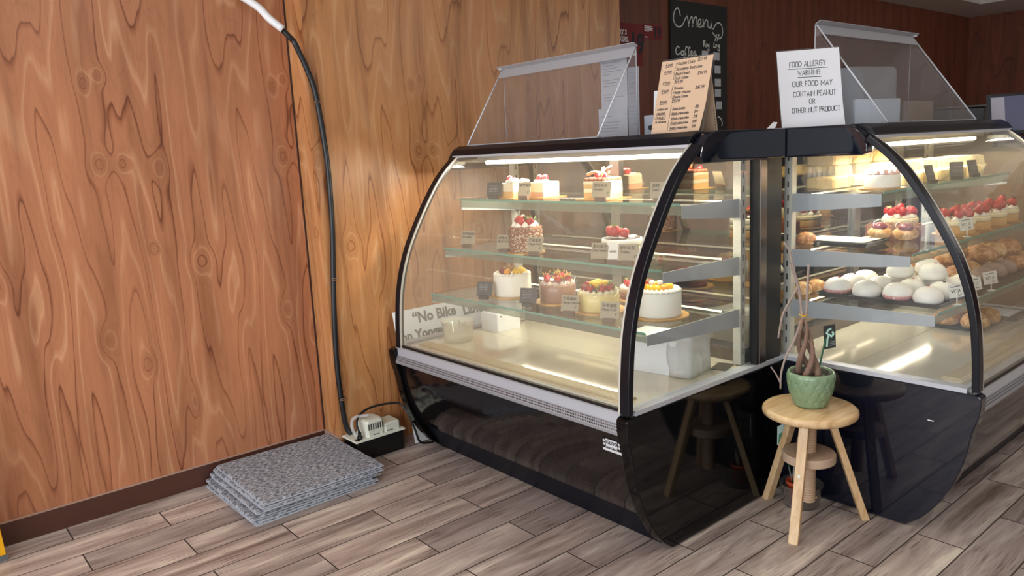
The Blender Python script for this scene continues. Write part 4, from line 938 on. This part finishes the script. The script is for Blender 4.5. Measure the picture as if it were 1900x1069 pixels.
# middle shelf of the pastry case
tray('dark tray with white paper nearest the post, middle shelf of the pastry case', -1.50, -1.22, 2.625, 2.80, ZM2)
t = thing('paper_sheet', 'white paper lining on the dark middle-shelf tray', 'paper', (-1.36, 2.712, ZM2+.0165)); b = MB(); b.box(-.11, .12, -.07, .07, 0, .0012); b.build('sheet', pri('cream_paper', 'e4dcc8', .7), t)
G4 = 'wrapped plum pastries on the middle shelf'
for i, (x, y, lab) in enumerate([(-1.300, 2.90, 'the one towards the mirror'), (-1.205, 2.893, 'the one towards the curved glass')]):
    t = thing('wrapped_pastry', 'film-wrapped pastry with a dark plum half, %s' % lab, 'pastry', (x, y, ZM2), .2*i, G4)
    b = MB(); b.ball((0, 0, .024), .045, .040, .024, 16, 8, .05); b.build('pastry_body', M_bunb2, t)
    b = MB(); b.ball((.004, -.012, .048), .027, .023, .016, 14, 7); b.build('plum', M_fig, t)
    b = MB(); b.ball((0, 0, .038), .050, .047, .036, 16, 8, .05); b.build('film', M_film, t)
t = thing('nut_loaf', 'flat brown nut loaf on the middle shelf beside the plum pastries', 'cake', (-1.29, 3.00, ZM2)); b = MB(); b.rbox(-.10, .10, -.035, .035, 0, .045, .008); b.build('loaf', M_cocoa, t); b = MB()
rr = random.Random(2)
for k in range(40): b.ball((rr.uniform(-.09, .09), rr.uniform(-.03, .03), .047), .007, .006, .004, 7, 4)
b.build('nut_topping', pri('nuts', '8b5a3a', .7), t)
G5 = 'strawberry cream cakes on the middle shelf'
for i, (x, y, lab) in enumerate([(-1.128, 3.145, 'nearest the black frame'), (-1.132, 3.310, 'second from the black frame'), (-1.128, 3.475, 'third from the black frame'), (-1.135, 3.640, 'farthest from the black frame'), (-1.34, 3.16, 'in the rear, beside the nut loaf')]):
    t = thing('strawberry_cake', 'strawberry and cream cake on the middle shelf, %s' % lab, 'cake', (x, y, ZM2), .3*i, G5)
    board(t, .079); round_body(t, .066, .034, M_sponge, .003, 'sponge'); round_body(t, .067, .018, M_cake_cream, .037, 'cream_layer'); dollops(t, .048, .055, 10, .014, M_cake_white, 1.)
    for k in range(7): a = k*1.05; q = .046 if k < 6 else 0; strawberry(t, (q*math.cos(a), q*math.sin(a), .080+.012*(k == 6)), .017, (.5*math.sin(a), .5*math.cos(a)), k % 3 == 0)
    fruit(t, (.02, -.03, .072), .008, M_blue, 'blueberry'); fruit(t, (-.03, .02, .072), .008, M_blue, 'blueberry')
# top shelf: clamshells
M_clam = glass('clamshell', (.96, .95, .9), haze=.20, hazecol='f2e6c4'); M_yelcake = pri('yellow_cake', 'cfae68', .6, var=.12, vscale=30); M_palecake = pri('pale_yellow_cake', 'dac99a', .6)
def clamshell(label, x, y, z, mat, first=[None]):
    key = mat.name
    if key not in protos:
        t = thing('cake_clamshell', label, 'cake box', (x, y, z), 0, 'clear clamshells of yellow cake')
        b = MB(); b.rbox(-.056, .056, -.056, .056, .002, .040, .008); b.build('cake', mat, t)
        b = MB(); N = 48; rings = []
        for q, zz in ((.060, 0), (.064, .002), (.070, .036), (.074, .038), (.074, .042), (.069, .044), (.064, .078), (.058, .082)):
            ring = []
            for i in range(N):
                a = 2*PI*i/N; k = 1/max(abs(math.cos(a)), abs(math.sin(a))); k = min(k, 1.28); wv = 1+(.028 if .002 < zz < .08 and zz not in (.038, .042) else 0)*math.cos(PI*i)
                ring.append((q*k*math.cos(a)*wv, q*k*math.sin(a)*wv, zz))
            rings.append(ring)
        b.loft(rings); b.build('shell', M_clam, t); protos[key] = t; return t
    t = copy_tree(protos[key]); t.location = (x, y, z); return tag(t, label, 'cake box', 'clear clamshells of yellow cake')
ordn = ['first', 'second', 'third', 'fourth', 'fifth']
for i, y in enumerate((2.905, 3.062, 3.220, 3.378, 3.535)):
    clamshell('clear clamshell of yellow cake, front row, %s from the black frame' % ordn[i], -1.255, y, ZT2, M_yelcake if i % 2 else M_palecake)
    clamshell('clear clamshell of yellow cake, mirror-side row, %s from the corner post' % ordn[i], -1.425, y-.17, ZT2, M_palecake if i % 2 else M_yelcake)
for i, y in enumerate((2.985, 3.145, 3.305)):
    clamshell('clear clamshell of yellow cake stacked on the mirror-side row, %s from the post' % ordn[i], -1.425, y-.25, ZT2+.0825, M_yelcake)
t = thing('cream_cake', 'pink and white cream cake on the top shelf beside the black frame', 'cake', (-1.215, 2.715, ZT2)); board(t, .074); round_body(t, .058, .045, M_cake_white)
dollops(t, .044, .048, 12, .012, pri('pink_piped', 'e6c3bb', .6)); b = MB(); b.ball((0, 0, .056), .030, .030, .012, 12, 6); b.build('pink_top', pri('salmon_top', 'cf8f7c', .6), t)
for lab, p, rz in (('dark price tag before the clamshells, nearest the black frame', (-1.155, 2.985, ZT2), 1.35), ('dark price tag before the clamshells, middle of the three', (-1.158, 3.215, ZT2), .55), ('dark price tag before the clamshells, farthest of the three', (-1.155, 3.390, ZT2), 1.15)):
    price_tag(lab, p, '', True, rz=rz, wd=.048, ht=.058, group='dark tags on the pastry case top shelf')

# ------------------------------------------------------------ on top of the cases
ZC = 1.3375
def guard(label, loc, mp, L, fd, bd, h, lipn):
    t = thing('sneeze_guard', label, 'sneeze guard', loc)
    def P(name, mat, fill): b = MB(mp); fill(b); return b.build(name, mat, t)
    th = .004
    P('front_pane', M_plexi, lambda b: b.strip([(fd, .002), (bd, h)], th, 0, L))
    P('back_pane', M_plexi, lambda b: b.box(.004, L-.004, bd+.004, bd+.008, .0, h))
    for a in (0, L-th): P('side_pane', M_plexi, lambda b: b.prism([(fd+.01, .0), (bd+.003, .0), (bd+.003, h-.008)], a, a+th))
    for a in (.0, L):
        P('polished_edge', M_plexi_edge, lambda b: b.tube([(a, fd, .004), (a, bd, h)], .0032, 6))
        P('polished_edge', M_plexi_edge, lambda b: b.tube([(a+(.002 if a == 0 else -.002), bd+.006, 0), (a+(.002 if a == 0 else -.002), bd+.006, h)], .002, 6))
    n = Vector((bd-fd, h)).normalized()
    P('top_lip', M_lipplex, lambda b: [b.strip([(bd-n.x*.045, h-n.y*.045), (bd, h)], -.003, 0, L), b.strip([(bd, h), (bd-.022, h+.012)], .003, -.012, L+.012)])
    P('bottom_strip', M_lipplex, lambda b: b.box(0, L, fd-.004, fd+.02, 0, .004))
    P('screw', M_plexi_edge, lambda b: [b.tube([(L+.012, bd-.01, h+.006), (L-.01, bd-.01, h+.006)], .006, 8)])
    return t
guard('clear slanted plexiglass guard standing on the cake case, papers inside its right end', (-1.942, 0, ZC), lambda u, d, z: (-u, d, z), .775, 2.062, 2.278, .325, 0)
guard('clear slanted plexiglass guard standing on the pastry case, white cartons behind', (0, 2.735, ZC), lambda u, d, z: (-d, u, z), .805, 1.215, 1.478, .362, 0)
def sheet(label, loc, wd, ht, M, mat=M_paperg, lines=14, name='paper_notice', seed=1, curl=0.):
    t = thing(name, label, 'notice', loc); b = MB(); b.add([tuple(M @ Vector(p)) for p in ((0, 0, 0), (wd, 0, 0), (wd, ht, 0), (0, ht, 0), (0, 0, -.0008), (wd, 0, -.0008), (wd, ht, -.0008), (0, ht, -.0008))], [(0,1,2,3),(7,6,5,4),(0,4,5,1),(1,5,6,2),(2,6,7,3),(3,7,4,0)])
    o = b.build('sheet', mat, t); rr = random.Random(seed); pl = []
    for k in range(lines):
        y = ht*(.92-.8*k/lines)
        if rr.random() < .8: pl.append([(wd*.1, y), (wd*rr.uniform(.4, .9), y)])
    ink(pl, .0022, lambda x, y: tuple(M @ Vector((x, y, .0006)))).build('print_lines', pri('faded_print_%d' % seed, '8d929b', .7), o); return t
ex, ey = (1, 0, 0), (0, 0, 1)
sheet('white printed sheet behind the left guard, upper one with curled left edge', (-2.135, 2.2955, ZC+.110), .135, .190, frame((0, 0, 0), ex, ey), M_paperg, 14, seed=1)
sheet('white printed sheet behind the left guard, lower one resting on the case', (-2.150, 2.2925, ZC+.001), .150, .112, frame((0, 0, 0), ex, ey), M_paperg, 8, seed=2)
sheet('narrow grey printed sheet at the right end of the left guard', (-1.996, 2.2945, ZC+.001), .054, .255, frame((0, 0, 0), ex, ey), pri('grey_sheet', 'a7abb3', .7), 16, seed=3)
# grey box with a black knob behind
t = thing('card_terminal', 'grey box with a black knob between the guard and the price list', 'device', (-1.885, 2.31, ZC), .1)
b = MB(); b.rbox(-.048, .10, .0, .05, 0, .075, .005); b.build('housing', pri('grey_blue_plastic', '9499a1', .5), t); b = MB(); b.tube([(-.012, 0, .028), (-.012, -.010, .028)], .009, 12); b.build('knob', M_tank, t)
sheet('white form standing behind the price list, left part showing', (-1.935, 2.365, ZC+.001), .20, .165, frame((0, 0, 0), (1, .1, 0), (0, .05, 1)), M_white, 12, seed=4)

# handwritten price list in a clear holder
t = thing('price_list', 'tan handwritten cake price list in a clear stand on the cake case', 'price list', (-1.728, 2.100, ZC), 0)
PM = frame((0, 0, .001), (1, .0, 0), (.012, .052, .240)); W_, H_ = .206, .244
def curlp(x, y, h):
    k = max(0, (x/W_-.75))*max(0, (.35-y/H_))*1.6; return tuple(PM @ Vector((x-.02*k, y, h+.06*k)))
b = MB(); NX, NY = 12, 12
for j in range(NY):
    for i in range(NX):
        b.quad(*[curlp(W_*(i+a)/NX, H_*(j+c)/NY, 0) for a, c in ((0, 0), (1, 0), (1, 1), (0, 1))])
cs = b.build('list_card', M_tan, t, recalc=False); sm = cs.modifiers.new('thick', 'SOLIDIFY'); sm.thickness = .0012; sm.offset = -1
L = []
def wr(txt, x, y, h=.0115, ul=False, g=1.0):
    p, e = strokes(txt, x, y*.975, h*.86, slant=.18, gap=g, xs=.95); L.extend(p); y *= .975
    if ul: L.append([(x, y-.004), (e, y-.003)])
wr('4 inch', .018, .232, .0105, True); wr('Mousse Cake', .062, .232); wr('$27.99', .148, .236, .0115)
wr('6-inch', .018, .208, .0105, True); wr('Strawberry Short Cake', .066, .213, .0095, g=.9); wr('Black Forest', .066, .197, .0095); wr('Fruit Cakes', .066, .182, .0095); wr('$34.99', .156, .190, .0115)
L.append([(.064, .222), (.060, .216), (.061, .205), (.058, .200), (.061, .195), (.060, .182), (.063, .178)])
wr('8 inch', .018, .170, .0105, True); wr('$49.99', .066, .168)
wr('6-inch', .018, .142, .0105, True); wr('Tiramisu', .068, .148, .0095); wr('Mango Mousse', .068, .133, .0095); wr('Cheese Cakes', .068, .118, .0095); wr('$36.99', .156, .142)
L.append([(.065, .158), (.061, .152), (.062, .142), (.059, .137), (.062, .132), (.061, .120), (.064, .116)])
wr('8-inch', .018, .104, .0105, True); wr('$54.99', .068, .104)
wr('orders are', .012, .080, .0085); wr('required', .012, .066, .0085); wr('3 days', .014, .051, .0085); wr('in advance', .012, .036, .0085)
L.append([(.011, .062), (.050, .062), (.050, .047), (.011, .047), (.011, .062)])
L.append([(.069, .092), (.068, .006)])
for k, (a, c) in enumerate((('6-inch durian', '$50'), ('8-inch crepe/cake', '$74'), ('10-inch crepe/cake', '$118'), ('12-inch crepe/cake', '$148'), ('14-inch crepe/cake', '$168'))):
    y = .078-.0165*k; wr(a, .076, y, .0085, g=.75); wr(c, .168, y+.001, .009, g=.8); L.append([(.076, y-.003), (.104, y-.0025)])
for k in range(14):
    if k in (6, 7): continue
    L.append([(.006, .232-.0165*k), (.0078, .232-.0165*k)])
ink(L, .0013, lambda x, y: curlp(x, y, .0008)).build('handwriting', M_ink, cs)
b = MB()
pts = [(-.003, -.002), (W_+.004, -.002), (W_+.004, H_+.006), (-.003, H_+.006)]
b.add([tuple(PM @ Vector((x, y, -.003))) for x, y in pts]+[tuple(PM @ Vector((x, y, -.006))) for x, y in pts], [(0,1,2,3),(7,6,5,4),(0,4,5,1),(1,5,6,2),(2,6,7,3),(3,7,4,0)])
b.build('clear_holder', M_plexi, t)
BM_ = frame((.0, .115, .001), (1, 0, 0), (.012, -.055, .235)); b = MB(); pts = [(.0, 0), (W_-.017, 0), (W_-.020, .215), (.0, .235)]
b.add([tuple(BM_ @ Vector((x, y, 0))) for x, y in pts]+[tuple(BM_ @ Vector((x, y, .0012))) for x, y in pts], [(0,1,2,3),(7,6,5,4),(0,4,5,1),(1,5,6,2),(2,6,7,3),(3,7,4,0)])
bk = b.build('back_card', M_tan, t)
L = [[(W_-.024, .012+.009*k), (W_-.0215, .012+.009*k)] for k in range(8)]
ink(L, .0025, lambda x, y: tuple(BM_ @ Vector((x, y, .002)))).build('punched_holes', M_ink, bk)

# allergy notice
t = thing('allergy_notice', 'white handwritten food allergy warning in a clear stand on the pastry case', 'notice', (-1.515, 2.572, ZC), .59)
AM = frame((0, 0, .001), (1, 0, 0), (-.020, .035, .272)); W_, H_ = .208, .272
def ap(x, y, h):
    return tuple(AM @ Vector((x+.010*max(0, .3-y/H_)*(x/W_), y, h+.05*max(0, .22-y/H_)**2)))
b = MB()
for j in range(10): b.quad(*[ap(W_*a, H_*(j+c)/10, 0) for a, c in ((0, 0), (1, 0), (1, 1), (0, 1))])
cs = b.build('notice_sheet', pri('sign_paper', 'dcdde2', .7), t, recalc=False); sm = cs.modifiers.new('thick', 'SOLIDIFY'); sm.thickness = .0012; sm.offset = -1
L = []
def wa(txt, x, y, h, g=1.55):
    p, e = strokes(txt, x, y, h, slant=.06, gap=g, xs=.74); L.extend(p); return e
e = wa('FOOD ALLERGY', .040, .214, .0175, 1.25); L.append([(.036, .207), (e+.004, .205)])
e = wa('WARNING', .066, .183, .0165); L.append([(.066, .176), (e, .174)])
wa('OUR FOOD MAY', .046, .144, .0175); wa('CONTAIN PEANUT', .046, .108, .0175, 1.3); wa('OR', .098, .081, .0165); wa('OTHER NUT PRODUCT', .038, .051, .0165, 1.0)
ink(L, .0019, lambda x, y: ap(x, y, .0009)).build('handwriting', M_ink, cs)
b = MB(); pts = [(-.003, 0), (W_+.004, 0), (W_+.004, H_+.005), (-.003, H_+.005)]
b.add([tuple(AM @ Vector((x, y, -.003))) for x, y in pts]+[tuple(AM @ Vector((x, y, -.006))) for x, y in pts], [(0,1,2,3),(7,6,5,4),(0,4,5,1),(1,5,6,2),(2,6,7,3),(3,7,4,0)]); b.build('clear_holder', M_plexi, t)
b = MB(); b.add([(.0, .0, .001), (W_, .0, .001), (W_, .045, .001), (0, .045, .001), (0, .0, .003), (W_, .0, .003), (W_, .045, .003), (0, .045, .003)], [(3,2,1,0),(4,5,6,7),(0,1,5,4),(1,2,6,5),(2,3,7,6),(3,0,4,7)]); b.build('stand_foot', M_plexi, t)
t = thing('paper_scrap', 'small white tape scrap on the case top left of the allergy notice', 'paper', (-1.560, 2.545, ZC), .4); b = MB(); b.add([(0, 0, .001), (.028, .004, .001), (.036, .01, .022), (.022, .008, .024)], [(0, 1, 2, 3)]); o = b.build('scrap', M_white, t); sm = o.modifiers.new('thick', 'SOLIDIFY'); sm.thickness = .001
# bakery cartons and sheets behind the second guard (standing on the case top)
def flap(label, x, y, z, wd, ht, r, rz, mat, name='bakery_carton', tilt=.0, d=.012):
    t = thing(name, label, 'carton', (x, y, z), rz, 'white bakery cartons'); b = MB(); pr = [(0, 0), (wd, 0)]
    for k in range(6): a = k/5*PI/2; pr.append((wd-r+r*math.cos(a), ht-r+r*math.sin(a)))
    for k in range(6): a = PI/2+k/5*PI/2; pr.append((r+r*math.cos(a), ht-r+r*math.sin(a)))
    n = len(pr); b.add([(x_, tilt*y_, y_) for x_, y_ in pr]+[(x_, d+tilt*y_, y_) for x_, y_ in pr], [tuple(range(n)), tuple(range(n, 2*n))[::-1]]+[(i, (i+1) % n, n+(i+1) % n, n+i) for i in range(n)])
    b.build('flap', mat, t); return t
M_carton = pri('carton_white', 'b9bcc0', .7); M_carton2 = pri('carton_bluewhite', 'c6d0dc', .7)
flap('tall grey white carton flap with rounded top behind the right guard', -1.600, 3.21, ZC, .30, .245, .03, 1.30, M_carton)
flap('second carton flap peeking out right of the tall grey white one', -1.625, 3.25, ZC, .30, .215, .02, 1.30, pri('carton_grey', 'a9a8a6', .7))
flap('bluish white rounded carton flap left of the tall grey white one', -1.560, 2.93, ZC+.0, .22, .225, .055, 1.25, M_carton2)
flap('white paper sheet leaning just right of the allergy notice', -1.60, 2.80, ZC, .16, .250, .03, 1.0, pri('sheet_white', 'cdd2da', .7), 'paper_sheet')
flap('low white carton side inside the right guard, along the case edge', -1.36, 2.80, ZC, .22, .09, .006, 1.25, M_carton2)
t = thing('cardboard_box', 'low light brown cardboard box behind the right guard', 'box', (-1.575, 3.70, ZC)); b = MB(); b.rbox(-.07, .07, -.16, .16, 0, .10, .003); b.build('carton', pri('cardboard', '8f7a68', .8), t)
# monitor beyond the second case, on a tan counter; dark machine farther back
t = thing('counter', 'tan service counter beyond the pastry case', 'counter', (-1.2, 4.55, 0)); b = MB(); b.box(-.35, .35, -.62, .62, 0, 1.20); b.build('counter_body', pri('tan_laminate', '7a5a3c', .5, var=.1, vscale=5), t); b = MB(); b.box(-.37, .37, -.64, .64, 1.20, 1.235); b.build('worktop', M_frame, t)
t = thing('till_screen', 'black framed till screen at the right picture edge', 'screen', (-1.235, 4.02, 1.236), .25)
b = MB(); b.rbox(-.08, .08, -.02, .09, 0, .018, .004); b.build('base', M_tank, t); b = MB(); b.box(-.02, .02, .03, .055, .018, .10); b.build('stand', M_tank, t)
TM = frame((-.085, .0, .035), (1, 0, 0), (-.10, .16, 1)); b = MB()
def tb(x0, x1, y0, y1, h0, h1, bb): bb.add([tuple(TM @ Vector(p)) for p in ((x0,y0,h0),(x1,y0,h0),(x1,y1,h0),(x0,y1,h0),(x0,y0,h1),(x1,y0,h1),(x1,y1,h1),(x0,y1,h1))], [(3,2,1,0),(4,5,6,7),(0,1,5,4),(1,2,6,5),(2,3,7,6),(3,0,4,7)])
tb(0, .27, 0, .185, -.02, 0, b); b.build('bezel', M_frame, t); b = MB(); tb(.016, .254, .016, .172, .0, .0012, b); b.build('display', pri('screen_glow', '46485c', .15, emit='4a4a66', est=.35), t)
b = MB(); tb(.018, .070, .020, .168, .0012, .0022, b); b.build('reflection_strip', pri('pale_screen_panel', 'a9a6b4', .3), t)  # pale slab paints a reflection onto the display
t = thing('coffee_machine', 'dark box shaped machine on the back counter under the dark wall', 'machine', (-2.02, 5.4, 1.10), .25); b = MB(); b.rbox(-.16, .22, -.15, .15, 0, .335, .01); b.build('housing', pri('machine_black', '1b1918', .35), t); b = MB(); b.box(-.165, .225, -.155, .155, .335, .345); b.build('top_plate', pri('machine_top', '4a4745', .4), t)
t = thing('back_counter', 'low dark back counter behind the display cases', 'counter', (-2.1, 5.4, 0)); b = MB(); b.box(-.4, .5, -.5, .5, 0, 1.06); b.build('cabinet', M_brown, t); b = MB(); b.box(-.42, .52, -.52, .52, 1.06, 1.0995); b.build('worktop', M_frame, t)

# ------------------------------------------------------------ dark wall: menu board and red posters
MF = frame((XB+.004, 4.208, 1.32), (0, 1, 0), (0, 0, 1))
t = thing('menu_board', 'tall black chalk menu board hanging on the dark wood wall', 'menu board', (XB+.004, 4.208, 1.32))
LM = frame((0, 0, 0), (0, 1, 0), (0, 0, 1))
def mp_(x, y, h=0): return tuple(LM @ Vector((x, y, h)))
def mbx(b, x0, x1, y0, y1, h0, h1): b.add([mp_(*p) for p in ((x0,y0,h0),(x1,y0,h0),(x1,y1,h0),(x0,y1,h0),(x0,y0,h1),(x1,y0,h1),(x1,y1,h1),(x0,y1,h1))], [(3,2,1,0),(4,5,6,7),(0,1,5,4),(1,2,6,5),(2,3,7,6),(3,0,4,7)])
b = MB(); mbx(b, 0, .63, 0, .908, 0, .012); bo = b.build('board', M_board, t)
def cpx(cx, cy): return ((cx-555)*.00153, .906-(cy-.115*(cx-555))*.00088)
ch = []
for pl in ([(622,112),(612,70),(598,60),(580,90),(575,140),(590,180),(612,195),(636,180),(655,140),(668,112)],
           [(668,112),(676,150),(680,190)], [(680,180),(694,130),(706,125),(708,190)], [(708,180),(722,130),(738,128),(740,185),(752,195)],
           [(752,185),(768,165),(764,140),(750,150),(752,190),(772,196),(784,180)], [(784,140),(790,195)], [(790,180),(804,145),(816,150),(818,195)],
           [(820,155),(822,195),(838,200),(848,160)], [(848,160),(850,205),(862,210),(878,180),(902,165),(924,185),(932,230),(926,270),(905,285),(880,270),(856,240)], [(888,255),(874,300)], [(905,255),(890,300)]):
    ch.append([(p.x, p.y) for p in smooth_line([(*cpx(*q), 0) for q in pl], 4)])
for pl in ([(612,345),(600,335),(588,360),(592,388),(608,392),(622,380)], [(640,370),(626,375),(628,398),(642,396),(644,374),(656,372)], [(668,345),(660,340),(654,380),(650,425),(644,420),(660,395)], [(690,350),(682,345),(676,385),(672,435),(664,428),(684,400)], [(690,395),(704,385),(700,372),(690,385),(694,404),(712,402)], [(714,400),(728,390),(724,376),(714,388),(718,408),(736,402)]):
    ch.append([(p.x, p.y) for p in smooth_line([(*cpx(*q), 0) for q in pl], 4)])
for pl in ([(788,340),(786,300),(798,300),(792,320),(806,345)], [(806,335),(816,328),(810,322),(806,335),(812,345)], [(826,330),(818,338),(826,345),(830,328),(828,375),(818,365)], [(866,320),(864,350),(878,352)], [(882,350),(880,332),(890,336)], [(906,335),(896,345),(906,352),(910,335),(906,378),(894,368)]):
    ch.append([cpx(*q) for q in pl])
ch.append([(p.x, p.y) for p in smooth_line([(*cpx(*q), 0) for q in ((895,890),(915,905),(928,940),(925,965))], 4)])
ink(ch, .0090, lambda x, y: mp_(x, y, .0128)).build('chalk_writing', M_chalk, bo)
for cx, cy in ((775, 372), (862, 388), (870, 490), (872, 592), (872, 672), (880, 770)):
    b = MB(); x, y = cpx(cx, cy); mbx(b, x, x+.070, y-.052, y, .012, .0135); b.build('price_card', M_paperg, bo)
M_red = pri('poster_red', '7d2126', .6); M_redd = pri('poster_red_dark', '641b20', .6)
def poster(label, y0, z0, wd, ht, group=None):
    t = thing('poster', label, 'poster', (XB+.0015, y0, z0)); b = MB(); mbx(b, 0, wd, 0, ht, 0, .001); o = b.build('sheet', M_red, t); return t, o
t, o = poster('large red poster with a black 19, partly hidden by the wood wall edge', 3.53, 1.80, .415, .255)
type_mesh('numeral', '19', .175, M_ink, LM @ Matrix.Translation((.285, .075, .0016)), o, bold=.006, sx=.80)
type_mesh('lettering', 'RY 3\nKERS.', .042, M_white, LM @ Matrix.Translation((.190, .185, .0016)), o, bold=.002, sx=.85)
t, o = poster('small red poster with a black 19 beside the menu board', 3.952, 1.968, .190, .094)
type_mesh('numeral', '19', .092, M_ink, LM @ Matrix.Translation((.098, .015, .0016)), o, bold=.004, sx=.80)
ink([[(.010, .080), (.080, .078)], [(.010, .070), (.088, .068)], [(.010, .060), (.084, .058)], [(.010, .051), (.050, .050)], [(.012, .014), (.034, .013)]], .006, lambda x, y: mp_(x, y, .0016)).build('print_lines', M_white, o)
# grey white form board on the wall behind the guard
